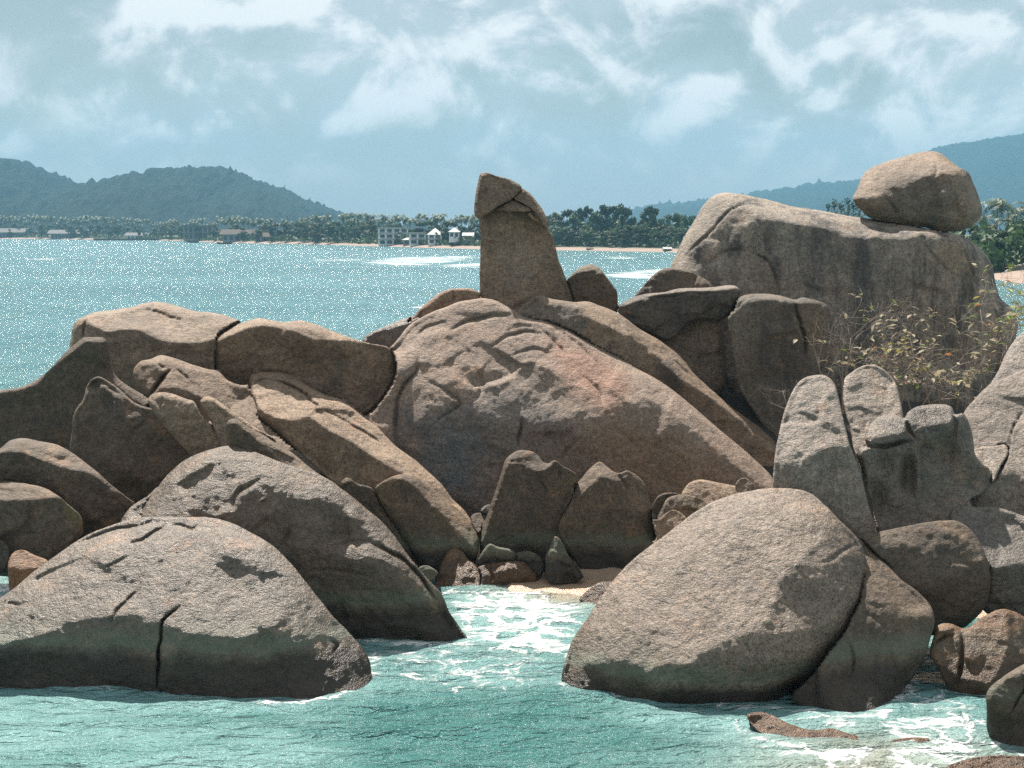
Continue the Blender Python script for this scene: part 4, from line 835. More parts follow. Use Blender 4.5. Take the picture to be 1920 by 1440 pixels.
# --- right of the centre
relief('boulder', [(1156, 577), (1172, 565), (1192, 555), (1215, 550), (1240, 548), (1275, 541), (1328, 539), (1378, 535), (1388, 547), (1383, 562), (1367, 590), (1348, 602), (1330, 598), (1315, 598), (1293, 604), (1270, 624), (1252, 637), (1227, 628), (1190, 611), (1166, 593)],
       'nearly black overhanging slab resting between boulders right of the pillar', DARKROCK, n=(.0, -1, -.05),
       regions=[([(1150, 580), (1192, 552), (1275, 538), (1380, 532), (1380, 540), (1330, 546), (1275, 549), (1220, 556), (1180, 570)], (.0, -1, 1.8), 3)],
       cracks=[([(1195, 560), (1240, 556), (1290, 551), (1340, 550), (1385, 548)], 2.5, .10)], step=2, gap=.25, thick=1.6, tints=[([(1160, 575), (1240, 545), (1385, 533), (1385, 545), (1240, 553)], 4, (.36, .3, .25), .8)])
relief('boulder', [(1366, 610), (1367, 582), (1382, 562), (1399, 553), (1435, 551), (1470, 556), (1491, 562), (1502, 558), (1534, 564), (1553, 573), (1557, 600), (1550, 660), (1530, 720), (1500, 780), (1470, 830), (1452, 826), (1425, 790), (1405, 760), (1389, 731), (1378, 685), (1371, 642)],
       'tall dark rounded stump boulder split near its right side', DARKROCK, n=(.0, -1, .10),
       regions=[([(1362, 600), (1370, 570), (1400, 550), (1470, 552), (1540, 562), (1530, 570), (1480, 566), (1430, 562), (1395, 570), (1378, 590)], (-.1, -1, 1.2), 5), ([(1495, 575), (1560, 575), (1550, 720), (1510, 640)], (.3, -1, .1), 6)],
       cracks=[([(1491, 560), (1495, 593), (1509, 632), (1512, 670)], 3.5, .25)], tints=[([(1495, 575), (1550, 580), (1540, 680), (1505, 640)], 12, (.3, .23, .16), .7), ([(1370, 590), (1400, 560), (1420, 620), (1400, 700), (1380, 660)], 14, (.3, .25, .19), .5)], step=2.5, gap=.5, thick=1.6, pins=[(1430, 640, 36.6)])
relief('boulder', [(1185, 640), (1200, 600), (1245, 583), (1285, 580), (1318, 588), (1345, 590), (1358, 605), (1355, 645), (1359, 690), (1358, 730), (1330, 760), (1270, 700)],
       'plain brown boulder tucked under the black overhanging slab', TAN, n=(.05, -1, .12), step=2.5, gap=.35)
relief('boulder', [(1190, 556), (1205, 537), (1220, 520), (1240, 506), (1262, 503), (1293, 508), (1318, 521), (1337, 537), (1330, 570), (1250, 580)], 'rounded brown rock peeking above the black overhanging slab', BROWN, n=(-.05, -1, .45), step=2, gap=.3)
br = relief('boulder', [(1599, 373), (1605, 359), (1615, 334), (1626, 320), (1647, 309), (1683, 297), (1718, 287), (1753, 283), (1768, 290), (1783, 302), (1797, 313), (1815, 323), (1825, 342), (1836, 373), (1842, 397), (1838, 409), (1821, 425), (1800, 433), (1771, 434), (1743, 429), (1697, 421), (1658, 415), (1630, 408), (1614, 395), (1604, 383)],
       'round boulder balanced on top of the whale shaped rock', TAN, n=(-.02, -1, .30),
       regions=[([(1598, 375), (1615, 330), (1650, 305), (1755, 280), (1800, 312), (1790, 324), (1755, 326), (1722, 338), (1700, 350), (1672, 352), (1650, 368), (1620, 372)], (-.12, -1, 1.15), 8),
                ([(1600, 376), (1640, 385), (1700, 380), (1800, 390), (1845, 390), (1830, 440), (1600, 440)], (.05, -1, -.15), 14), ([(1790, 320), (1830, 340), (1845, 400), (1810, 400)], (.6, -1, .1), 8)],
       cracks=[([(1750, 300), (1758, 318), (1750, 330)], 4, .10), ([(1660, 365), (1680, 395), (1685, 412)], 4, .08), ([(1800, 322), (1810, 350), (1800, 380)], 4, .06)], dents=[(1770, 365, 18, 16, -.15), (1790, 385, 10, 20, .15), (1650, 385, 20, 16, -.08)],
       tints=[([(1660, 345), (1760, 335), (1780, 400), (1680, 400)], 24, (.13, .115, .10), .7), ([(1770, 345), (1790, 350), (1785, 390), (1768, 385)], 8, (.40, .33, .25), .6)], step=2.2, pins=[(1720, 370, 40.0)], thick=2.6, rim=42, rimk=1.0, rough=1.1, facet=.4)
relief('boulder', [(1256, 510), (1268, 476), (1286, 438), (1300, 416), (1314, 391), (1332, 371), (1353, 362), (1382, 363), (1417, 370), (1452, 378), (1488, 387), (1545, 396), (1576, 402), (1622, 409), (1665, 415), (1697, 419), (1736, 427), (1771, 433), (1807, 445), (1828, 457), (1847, 476), (1861, 502), (1867, 533), (1876, 560), (1896, 579), (1909, 607), (1906, 632), (1890, 680), (1800, 800), (1600, 800), (1400, 760), (1300, 640)],
       'whale shaped streaked grey rock carrying the balanced boulder', STREAK, n=(.0, -1, .16),
       regions=[([(1330, 360), (1420, 364), (1550, 392), (1700, 415), (1740, 424), (1727, 440), (1700, 446), (1630, 446), (1576, 441), (1541, 428), (1488, 420), (1431, 410), (1395, 398)], (.05, -1, 1.5), 8),
                ([(1250, 515), (1300, 410), (1335, 365), (1400, 362), (1415, 378), (1388, 385), (1364, 399), (1339, 427), (1304, 460), (1282, 500), (1278, 530)], (-.65, -1, .8), 4),
                ([(1278, 500), (1304, 462), (1340, 430), (1366, 402), (1400, 390), (1430, 420), (1370, 470), (1310, 512)], (-.25, -1, .45), 8),
                ([(1803, 450), (1835, 462), (1868, 533), (1850, 560), (1822, 508)], (.9, -1, .1), 5),
                ([(1750, 455), (1800, 458), (1822, 510), (1790, 512), (1760, 485)], (.15, -1, .35), 5)],
       cracks=[([(1414, 379), (1389, 385), (1364, 399), (1339, 427), (1304, 459), (1279, 492)], 2.2, .12), ([(1406, 472), (1438, 489), (1452, 515), (1463, 552)], 2.4, .13), ([(1311, 512), (1357, 473), (1406, 470)], 3, .10), ([(1803, 452), (1822, 508), (1850, 555)], 3, .10), ([(1728, 450), (1760, 490), (1790, 514)], 3, .08), ([(1400, 365), (1440, 380), (1490, 392)], 2.5, .08)],
       tints=[([(1753, 460), (1800, 460), (1822, 505), (1790, 512), (1762, 490)], 7, (.46, .34, .24), .8), ([(1340, 520), (1380, 480), (1410, 474), (1450, 520), (1460, 550), (1380, 560)], 8, (.38, .30, .23), .8), ([(1256, 510), (1330, 370), (1400, 365), (1360, 400), (1300, 470)], 10, (.44, .36, .28), .7),
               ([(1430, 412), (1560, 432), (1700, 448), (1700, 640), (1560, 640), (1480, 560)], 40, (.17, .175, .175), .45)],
       facet=.35, step=3, pins=[(1650, 600, 39.0), (1720, 432, 39.9), (1350, 540, 38.8)], thick=3.6, rim=26)
# far boulders on the right beach
relief('boulder', [(1868, 520), (1880, 510), (1900, 499), (1925, 493), (1960, 495), (1990, 522), (1960, 530), (1880, 528)], 'grey boulder lying on the far right beach', GREY, n=(-.2, -1, .6), pins=[(1900, 519, 242.0)], thick=6, step=2, rough=3, front=True)
relief('boulder', [(1866, 489), (1880, 483), (1905, 480), (1930, 482), (1960, 495), (1930, 502), (1880, 498)], 'dark boulders heap under the palms on the far right beach', DARKROCK, n=(-.1, -1, .6), pins=[(1900, 490, 290.0)], thick=6, step=2, rough=3, front=True)
# ------------------------------------------------------------------ trees of the far shore
class MB:
    def __init__(self): self.v = []; self.f = []
    def add(self, vs, fs):
        n = len(self.v); self.v += [tuple(map(float, p)) for p in vs]; self.f += [tuple(i+n for i in f) for f in fs]
    def box(self, c, s):
        cx, cy, cz = c; x, y, z = s[0]/2, s[1]/2, s[2]/2
        self.add([(cx+i*x, cy+j*y, cz+k*z) for i in (-1, 1) for j in (-1, 1) for k in (-1, 1)], [(0, 1, 3, 2), (4, 6, 7, 5), (0, 4, 5, 1), (2, 3, 7, 6), (0, 2, 6, 4), (1, 5, 7, 3)])
    def tube(self, pts, rad, k=6):
        pts = [Vector(p) for p in pts]; vs = []
        for i, p in enumerate(pts):
            d_ = (pts[min(i+1, len(pts)-1)] - pts[max(i-1, 0)]).normalized()
            u = d_.orthogonal().normalized(); w_ = d_.cross(u)
            for a in range(k):
                th = 2*math.pi*a/k; vs.append(p + (u*math.cos(th)+w_*math.sin(th))*rad[i])
        fs = [(i*k+a, i*k+(a+1) % k, (i+1)*k+(a+1) % k, (i+1)*k+a) for i in range(len(pts)-1) for a in range(k)]
        fs.append(tuple(range(k))[::-1]); fs.append(tuple((len(pts)-1)*k+a for a in range(k)))
        self.add(vs, fs)
    def mesh(self, name, mat, smooth=False):
        me = bpy.data.meshes.new(name); me.from_pydata(self.v, [], self.f); me.update()
        if smooth: me.polygons.foreach_set('use_smooth', np.ones(len(me.polygons), bool))
        me.materials.append(mat); return me
def obj(name, me, parent=None, loc=(0, 0, 0)):
    o = bpy.data.objects.new(name, me); link(o, parent); o.location = loc; return o
BARK = simple_mat('bark', (0.16, 0.12, 0.085), .9)
LEAFS = [simple_mat('leaf_dark', (0.035, 0.065, 0.026), .6, .5, .6, .3, .25), simple_mat('leaf_mid', (0.055, 0.095, 0.035), .6, .45, .6, .3, .3), simple_mat('leaf_palm', (0.06, 0.095, 0.038), .5, .4, .8, .4, .25), simple_mat('leaf_olive', (0.085, 0.09, 0.035), .6, .4, .6, .3, .25)]
def palm_mesh(seed, h=12.0):
    r = random.Random(seed); tr = MB(); lean = r.uniform(-1.2, 1.2)
    tr.tube([(lean*(i/6)**2, .3*lean*(i/6)**2, h*i/6) for i in range(7)], [.2, .16, .14, .13, .12, .11, .1], 6)
    cr = MB(); top = Vector((lean, .3*lean, h))
    nf = r.randint(15, 19)
    for k in range(nf):
        az = 2*math.pi*k/nf*1.618*3 + r.uniform(-.2, .2); el = r.uniform(-.35, 1.25); L_ = r.uniform(3.3, 4.4)
        dx, dy = math.cos(az), math.sin(az); pts = []; p = top.copy(); e = el
        for i in range(8):
            pts.append(p.copy()); p = p + Vector((dx*math.cos(e), dy*math.cos(e), math.sin(e)))*L_/7; e -= .20 + .05*i*.5
        side = Vector((-dy, dx, 0))
        for i in range(7):
            a, b_ = pts[i], pts[i+1]; wd = 1.25*math.sin(math.pi*(i+1.1)/8.6)+.12
            for s in (-1, 1):
                for u in (0.0, .5):
                    q0 = a.lerp(b_, u); q1 = a.lerp(b_, u+.42); tip = a.lerp(b_, u+.7) + side*s*wd*r.uniform(.8, 1.15) + Vector((0, 0, -wd*r.uniform(.35, .65)))
                    cr.add([q0, q1, tip], [(0, 1, 2)])
    return tr.mesh('trunk', BARK, True), cr.mesh('crown', LEAFS[2])
def broad_mesh(seed, h=14.0, wd=9.0, leaf=1, n=620, airy=0.0):
    r = random.Random(seed); tr = MB(); cr = MB()
    tr.tube([(0, 0, 0), (.15, .1, h*.2), (.1, -.1, h*.42), (.3, .1, h*.66), (.2, 0, h*.85)], [.42, .34, .27, .16, .05], 7)
    lobes = []
    for k in range(13):
        a = r.uniform(0, 6.28); q_ = r.random()**.5; z = r.uniform(.26, .95)
        rr = wd*.5*q_*math.sqrt(max(.1, 1-((z-.52)/.55)**2))
        c_ = Vector((rr*math.cos(a), rr*math.sin(a), h*z)); lobes.append((c_, wd*r.uniform(.13, .24)*(1-.4*airy)))
        if z > .35:
            st = Vector((.15, 0, h*r.uniform(.25, .5)))
            tr.tube([st, st.lerp(c_, .5)+Vector((0, 0, -.2)), c_], [.15, .09, .03], 5)
    lobes.append((Vector((.2, 0, h*.9)), wd*.17))
    for k in range(n):
        c_, R_ = r.choice(lobes)
        d_ = Vector((r.gauss(0, 1), r.gauss(0, 1), r.gauss(0, .75))).normalized()*R_*r.random()**.33
        p = c_+d_; s = r.uniform(.42, .85)
        nrm_ = (d_.normalized()+Vector((r.gauss(0, .5), r.gauss(0, .5), r.gauss(.3, .5)))).normalized()
        u = nrm_.orthogonal().normalized(); w_ = nrm_.cross(u); th = r.uniform(0, 3.14)
        u, w_ = u*math.cos(th)+w_*math.sin(th), w_*math.cos(th)-u*math.sin(th)
        cr.add([p-u*s, p-w_*s*.55, p+u*s, p+w_*s*.55], [(0, 1, 2), (0, 2, 3)])
    return tr.mesh('trunk', BARK, True), cr.mesh('crown', LEAFS[leaf])
def pine_mesh(seed, h=13.0):
    r = random.Random(seed); tr = MB(); cr = MB()
    tr.tube([(0, 0, 0), (.1, 0, h*.5), (0, .1, h)], [.28, .18, .04], 6)
    for k in range(70):
        z = h*r.uniform(.15, 1.0); L_ = (1-(z/h))*h*.22+.5; a = r.uniform(0, 6.28)
        p0 = Vector((0, 0, z)); p1 = p0+Vector((math.cos(a)*L_, math.sin(a)*L_, L_*r.uniform(.3, .9)))
        for j in range(5):
            c_ = p0.lerp(p1, .3+.7*j/4); s = r.uniform(.35, .7)
            dv = Vector((r.uniform(-1, 1), r.uniform(-1, 1), r.uniform(.2, 1.4)))*s
            sd_ = Vector((r.uniform(-1, 1), r.uniform(-1, 1), 0))*.22
            cr.add([c_-sd_, c_+sd_, c_+dv], [(0, 1, 2)])
    return tr.mesh('trunk', BARK, True), cr.mesh('crown', LEAFS[0])
PALMS = [palm_mesh(s) for s in (1, 2, 3, 4)]
BROADS = [broad_mesh(s, 14, w_, lf, 1000, ai) for s, w_, lf, ai in ((11, 9, 0, .2), (12, 10, 1, 0), (13, 8, 0, .5), (14, 9, 3, 0), (15, 11, 1, .3))]
PINES = [pine_mesh(s) for s in (21, 22)]
ORD = 'first second third fourth fifth sixth seventh eighth ninth tenth eleventh twelfth thirteenth fourteenth fifteenth sixteenth seventeenth eighteenth nineteenth twentieth'.split()
ORD += ['twenty ' + w_ for w_ in ORD[:9]] + ['thirtieth'] + ['thirty ' + w_ for w_ in ORD[:9]]
def plant(name, pair, base_h, x, dist, ytop, label, cat, group, widen=1.0):
    """a tree at photo column x, dist metres off, whose top reaches photo row ytop"""
    zt = CAM_H + (HZ-ytop)/FPX*dist; z0 = 1.8
    s = max(.35, (zt-z0)/base_h)
    e = bpy.data.objects.new(name, None); COL.objects.link(e)
    e.location = ((x-W/2)/FPX*dist, dist, z0); e.scale = (s*widen, s*widen, s); e.rotation_euler = (0, 0, random.uniform(0, 6.28)); e.empty_display_size = .5
    tag(e, label, cat, group)
    for nm, me in zip(('trunk', 'crown'), pair): obj(nm, me, e)
    return e
lg = 'far coconut palm in the grove along the left and middle shore'
for i in range(150):
    x = -30 + i*6.3 + random.uniform(-4, 4)
    if x > 905: continue
    dist = shore_dist(x) + random.uniform(35, 150)
    yt = np.interp(x, [0, 150, 300, 450, 520, 600, 700, 890], [404, 403, 410, 405, 410, 402, 398, 402]) + random.uniform(-4, 12)
    plant('palm_tree', random.choice(PALMS), 14.2, x, dist, yt, lg, 'palm tree', 'palms of the far grove', .9)
lb = 'leafy tree among the palms of the far left and middle shore'
for i in range(105):
    x = -30 + i*9.0 + random.uniform(-5, 5)
    if x > 905: continue
    dist = shore_dist(x) + (random.uniform(8, 13) if x < 640 and i % 3 == 0 else random.uniform(26, 60))
    yt = np.interp(x, [0, 200, 420, 560, 640, 900], [425, 428, 428, 422, 420, 424]) + random.uniform(-9, 8)
    plant('leafy_tree', random.choice(BROADS), 14.5, x, dist, yt, lb, 'tree', 'leafy trees of the far shore', 1.35)
# the taller wood between the pillar and the whale shaped rock
lr = '%s tall tree from the left in the shore wood right of the pillar'
for q_, (x, yt, k, wd) in enumerate(sorted(((1030, 402, 4, 1), (1046, 398, 3, 1), (1062, 392, 0, .8), (1075, 400, 1, 1), (1085, 386, 2, .7), (1098, 382, 2, .7), (1112, 396, 1, 1), (1128, 378, 2, .8), (1140, 386, 0, .8), (1153, 400, 4, 1), (1163, 377, 2, .75), (1172, 388, 0, .8), (1185, 404, 1, 1), (1200, 410, 3, 1), (1216, 381, 2, .75), (1222, 400, 1, .9), (1238, 408, 4, 1), (1250, 402, 0, .8), (1266, 397, 1, 1), (1280, 404, 0, .9), (1296, 402, 4, 1), (1310, 410, 1, 1)))):
    plant('tall_tree', BROADS[k], 14.6, x, shore_dist(x)+random.uniform(30, 60), yt, lr % ORD[q_], 'tree', 'trees of the shore wood', wd)
for i in range(34):
    x = 1022 + i*9 + random.uniform(-3, 3)
    plant('tall_tree', random.choice(BROADS), 14.5, x, shore_dist(x)+random.uniform(14, 30), random.uniform(418, 440), '%s low bushy tree from the left along the foot of the shore wood' % ORD[i], 'tree', 'low trees of the shore wood', 1.5)
for q_, (x, yt) in enumerate(((1548, 384), (1560, 376), (1572, 381), (1584, 374), (1596, 379), (1608, 385))):
    plant('feathery_tree', random.choice(PINES), 13, x, shore_dist(x)+70, yt, '%s dark feathery tree from the left, between whale shaped rock and balanced boulder' % ORD[q_], 'tree', 'feathery trees behind the whale rock', 1.0)
for q_, (x, yt, dd_) in enumerate(sorted(((1862, 366, 60), (1842, 396, 70), (1900, 382, 80), (1888, 400, 50), (1918, 372, 70), (1815, 408, 80)))):
    plant('palm_tree', random.choice(PALMS), 14.2, x, shore_dist(min(x, 1850))+dd_, yt, '%s coconut palm from the left, right of the balanced boulder' % ORD[q_], 'palm tree', 'palms at the right edge', 1.15)
for q_, (x, yt, dd_) in enumerate(sorted(((1800, 425, 50), (1822, 418, 60), (1838, 428, 40), (1855, 420, 45), (1872, 432, 30), (1890, 412, 40), (1905, 425, 35), (1918, 405, 45), (1935, 415, 40), (1845, 450, 22), (1862, 455, 18), (1880, 452, 20), (1900, 448, 20), (1920, 450, 20), (1940, 440, 22)))):
    plant('leafy_tree', random.choice(BROADS), 14.5, x, shore_dist(min(x, 1850))+dd_, yt, '%s leafy tree from the left on the right shore below the palms' % ORD[q_], 'tree', 'leafy trees at the right edge', 1.2)

# the tangle of bushes below them
mb = MB(); r = random.Random(31)
for k in range(19000):
    x = r.uniform(-60, 1990); 
    if 1330 < x < 1780: continue
    dist = shore_dist(min(x, 1850)) + (9 if x > 1300 else 14) + 50*r.random()**1.5; top_ = (5.5 if x < 1000 else 9.5 if x < 1300 else 7.5)*(.65+.35*math.sin(x*.11)+.2*math.sin(x*.37))
    c_ = Vector(((x-W/2)/FPX*dist, dist, 1.2+max(1.0, top_)*r.random()**1.2)); s = r.uniform(.5, 1.15)
    u = Vector((r.gauss(0, 1), r.gauss(0, 1), r.gauss(0, .6))).normalized(); v_ = u.cross(Vector((r.gauss(0, 1), r.gauss(0, 1), r.gauss(0, 1)))).normalized()
    mb.add([c_-u*s, c_-v_*s*.6, c_+u*s, c_+v_*s*.6], [(0, 1, 2), (0, 2, 3)])
tag(obj('undergrowth', mb.mesh('undergrowth', LEAFS[1])), 'tangle of low green bushes along the far shore', 'bushes', kind='stuff')

# ------------------------------------------------------------------ buildings of the far shore
WHITE = simple_mat('white_render', (0.78, 0.78, 0.76), .7, .08); GREYW = simple_mat('grey_render', (0.30, 0.295, 0.28), .8, .1); THATCH = simple_mat('thatch', (0.085, 0.068, 0.052), .9, .3)
ROOFW = simple_mat('pale_roof', (0.34, 0.335, 0.32), .6, .08); ROOFG = simple_mat('grey_roof', (0.055, 0.055, 0.052), .7, .15); GLASS = simple_mat('window_glass', (0.03, 0.04, 0.045), .15, .2, 3, .5); STONE = simple_mat('sea_wall_stone', (0.10, 0.095, 0.085), .9, .3)
WOOD = simple_mat('painted_wood', (0.10, 0.075, 0.055), .7, .2); STEEL = simple_mat('mast_steel', (0.28, 0.28, 0.28), .5, .1); RED = simple_mat('red_brown_roof', (0.30, 0.20, 0.16), .8, .2)
def building(name, label, x0, x1, ytop, ybase, dist, kind='flat', storeys=2, wall=WHITE, roof=ROOFW, depth=9.0, cat='building'):
    dist = max(dist, shore_dist((x0+x1)/2) + (14 if wall is not None and depth > 5 else 3))
    wd = (x1-x0)/FPX*dist; zt = CAM_H+(HZ-ytop)/FPX*dist; zb = CAM_H+(HZ-ybase)/FPX*dist
    e = bpy.data.objects.new(name, None); COL.objects.link(e); e.location = (((x0+x1)/2-W/2)/FPX*dist, dist+depth/2, zb); e.empty_display_size = 1
    tag(e, label, cat)
    hh_ = zt-zb; wallh = hh_*(.95 if kind == 'flat' else .6)
    b_ = MB(); b_.box((0, 0, wallh/2-1), (wd*.92, depth, wallh+2)); obj('wall', b_.mesh('wall', wall), e)
    sh_ = wallh/storeys; nw = max(2, int(wd/3.4))
    fm = MB(); fm.box((0, -.06, 0), (wd*.92/nw*.62, .12, sh_*.55)); fme = fm.mesh('window', GLASS)
    sm = MB(); sm.box((0, 0, 0), (wd*1.0, 1.5, .22)); sme = sm.mesh('balcony_slab', roof)
    rl = MB(); rl.box((0, 0, 0), (wd*1.0, .08, .10)); rlm = rl.mesh('railing', wall)
    cm_ = MB(); cm_.box((0, 0, sh_/2-.12), (.3, .3, sh_-.24)); cme = cm_.mesh('column', wall)
    for s in range(storeys):
        for k in range(nw): obj('window', fme, e, ((k+.5)/nw*wd*.92-wd*.46, -depth/2-.02, s*sh_+sh_*.5))
        if s > 0:
            obj('balcony_slab', sme, e, (0, -depth/2-.77, s*sh_)); obj('railing', rlm, e, (0, -depth/2-1.45, s*sh_+.9))
        if storeys > 1:
            for k in range(nw+1): obj('column', cme, e, (k/nw*wd*.92-wd*.46, -depth/2-1.3, s*sh_))
    rf = MB()
    if kind == 'flat': rf.box((0, -.6, wallh+.2), (wd*1.04, depth+2.6, .4))
    elif kind == 'hip':
        a, c_ = wd*.58, depth*.62; z0, z1 = wallh-.05, hh_
        rf.add([(-a, -c_, z0), (a, -c_, z0), (a, c_, z0), (-a, c_, z0), (-a*.08, 0, z1), (a*.08, 0, z1)], [(0, 1, 5, 4), (2, 3, 4, 5), (1, 2, 5), (3, 0, 4), (3, 2, 1, 0)])
    else:
        a, c_ = wd*.56, depth*.65; z0, z1 = wallh-.05, hh_
        rf.add([(-a, -c_, z0), (a, -c_, z0), (a, c_, z0), (-a, c_, z0), (-a, 0, z1), (a, 0, z1)], [(0, 1, 5, 4), (2, 3, 4, 5), (1, 2, 5), (3, 0, 4), (3, 2, 1, 0)])
    obj('roof', rf.mesh('roof', roof), e)
    return e
building('hotel', 'white three storey flat roofed house with balconies on the far shore', 709, 768, 426, 459, 640, 'flat', 3)
building('hotel_wing', 'lower white flat roofed wing right of the three storey house', 768, 800, 436, 459, 646, 'flat', 2)
building('pavilion', 'small open pavilion with a pale pointed roof in front of the white house', 756, 783, 443, 459, 622, 'hip', 1, GREYW)
building('villa', 'white two storey villa with a pale pointed roof left of the upright pillar', 803, 829, 428, 457, 628, 'hip', 2)
building('villa', 'pale pointed roof of a hut half hidden in trees beside the upright pillar', 842, 862, 427, 446, 640, 'hip', 1)
building('villa', 'small pale cottage nearest to the upright pillar', 868, 888, 436, 450, 640, 'gable', 1, GREYW)
building('long_house', 'long low grey roofed house on the far left shore', 98, 168, 431, 448, 1150, 'gable', 1, GREYW, ROOFG, 12)
building('long_house', 'low pale house at the left end of the far shore', -20, 52, 428, 447, 1170, 'gable', 1, GREYW, ROOFG, 12)
building('terrace_house', 'two storey terrace house half hidden by trees on the left shore', 346, 404, 423, 450, 960, 'flat', 2, GREYW, ROOFG)
building('thatched_house', 'wide thatched house sloping to the left on the far shore', 418, 476, 430, 453, 890, 'gable', 1, GREYW, THATCH, 12)
building('thatched_house', 'smaller thatched hut beside the wide thatched house', 480, 512, 436, 455, 880, 'gable', 1, GREYW, THATCH)
building('cottage', 'small pale cottage between the long house and the terrace house', 240, 280, 436, 449, 1080, 'gable', 1, WHITE, ROOFG)
building('beach_hut', 'tiny white roofed hut on the sand before the shore wood', 1243, 1258, 463, 471, 512, 'gable', 1, GREYW, ROOFW, 4)
building('beach_hut', 'tiny beach shelter on the sand in the middle of the shore wood', 1100, 1112, 464, 469, 520, 'gable', 1, GREYW, THATCH, 4)
# the dark sea wall
e = bpy.data.objects.new('sea_wall', None); COL.objects.link(e); d0 = shore_dist(295)-1.5; e.location = ((295-W/2)/FPX*d0, d0, 0); tag(e, 'long low dark sea wall along the far left shore', 'wall')
wl_ = 230/FPX*d0; bm_ = MB(); bm_.box((0, 0, .25), (wl_/14*.985, 2.2, 2.3)); bme = bm_.mesh('wall_block', STONE); cp_ = MB(); cp_.box((0, 0, 1.5), (wl_, 2.6, .25))
for k in range(14): obj('wall_block', bme, e, ((k+.5)/14*wl_-wl_/2, 0, 0))
obj('coping', cp_.mesh('coping', STONE), e)
# moored boat
def boat(x, y, label, L_=9.0):
    dist = float(water_depth(np.float64(x), np.float64(y)))
    e = bpy.data.objects.new('boat', None); COL.objects.link(e); e.location = ((x-W/2)/FPX*dist, dist, 0); tag(e, label, 'boat')
    h_ = MB(); n_ = 9; vs = []
    for i in range(n_):
        u = i/(n_-1)*2-1; wd = 1.0*(1-abs(u)**2.6)+.04; sheer = .75+.55*u*u
        vs += [(u*L_/2, -wd, sheer), (u*L_/2, -wd*.55, -.15), (u*L_/2, wd*.55, -.15), (u*L_/2, wd, sheer)]
    fs = [(i*4+j, i*4+j+1, i*4+j+5, i*4+j+4) for i in range(n_-1) for j in range(3)]
    h_.add(vs, fs); obj('hull', h_.mesh('hull', WOOD), e)
    dk = MB(); dk.add([(-L_*.42, -.7, .6), (L_*.42, -.7, .6), (L_*.42, .7, .6), (-L_*.42, .7, .6)], [(0, 1, 2, 3)]); obj('deck', dk.mesh('deck', WOOD), e)
    c_ = MB(); c_.box((-.8, 0, 2.1), (3.2, 1.7, .12)); obj('canopy', c_.mesh('canopy', GREYW), e)
    for sx in (-2.2, .6):
        for sy in (-.7, .7):
            p_ = MB(); p_.tube([(sx, sy, .6), (sx, sy, 2.05)], [.05, .05], 5); obj('post', p_.mesh('post', WOOD), e)
boat(424, 457.5, 'dark wooden boat lying just off the left shore')
boat(365, 455, 'low dark boat beside the end of the sea wall', 7.5)
# radio mast
d0 = 1900; e = bpy.data.objects.new('radio_mast', None); COL.objects.link(e); e.location = ((537.5-W/2)/FPX*d0, d0, 4); tag(e, 'thin lattice radio mast in front of the left hill', 'mast')
hm = 8+(HZ-348)/FPX*d0-4
for k in range(3):
    a = 2.1*k; p_ = MB(); p_.tube([(1.3*math.cos(a), 1.3*math.sin(a), 0), (.35*math.cos(a), .35*math.sin(a), hm)], [.34, .24], 4); obj('leg', p_.mesh('leg', STEEL), e)
for k in range(12):
    z = hm*k/12; r0 = 1.3-.95*z/hm; r1 = 1.3-.95*(z+hm/12)/hm; p_ = MB()
    for j in range(3): p_.tube([(r0*math.cos(2.1*j), r0*math.sin(2.1*j), z), (r1*math.cos(2.1*(j+1)), r1*math.sin(2.1*(j+1)), z+hm/12)], [.14, .14], 4)
    obj('brace', p_.mesh('brace', STEEL), e)
p_ = MB(); p_.tube([(0, 0, hm-1), (0, 0, hm+4)], [.1, .05], 4); obj('antenna', p_.mesh('antenna', STEEL), e)
# ------------------------------------------------------------------ shrubs growing among the boulders
TWIG = simple_mat('dry_twig', (0.24, 0.20, 0.17), .85, .25, 6)
LEAFY = [simple_mat('leaf_straw', (0.36, 0.31, 0.21), .55, .25, 6, .3, .35), simple_mat('leaf_yellow', (0.33, 0.30, 0.08), .5, .3, 6, .3, .4), simple_mat('leaf_green', (0.15, 0.21, 0.045), .5, .3, 6, .3, .4), simple_mat('leaf_rust', (0.40, 0.16, 0.06), .5, .3, 6, .3, .35)]
def leaf_mesh(mat):
    b_ = MB(); L_, wd = .23, .095
    for i, (u, w_, z) in enumerate(((0, .15, 0), (.3, .9, .012), (.6, 1, .012), (.85, .55, -.004), (1, .04, -.03))):
        b_.v += [(u*L_, -w_*wd/2, z+.012), (u*L_, 0, z), (u*L_, w_*wd/2, z+.012)]
    b_.f += [(i*3+j, i*3+j+3, i*3+j+4, i*3+j+1) for i in range(4) for j in range(2)]
    return b_.mesh('leaf', mat)
LM = [leaf_mesh(m_) for m_ in LEAFY]
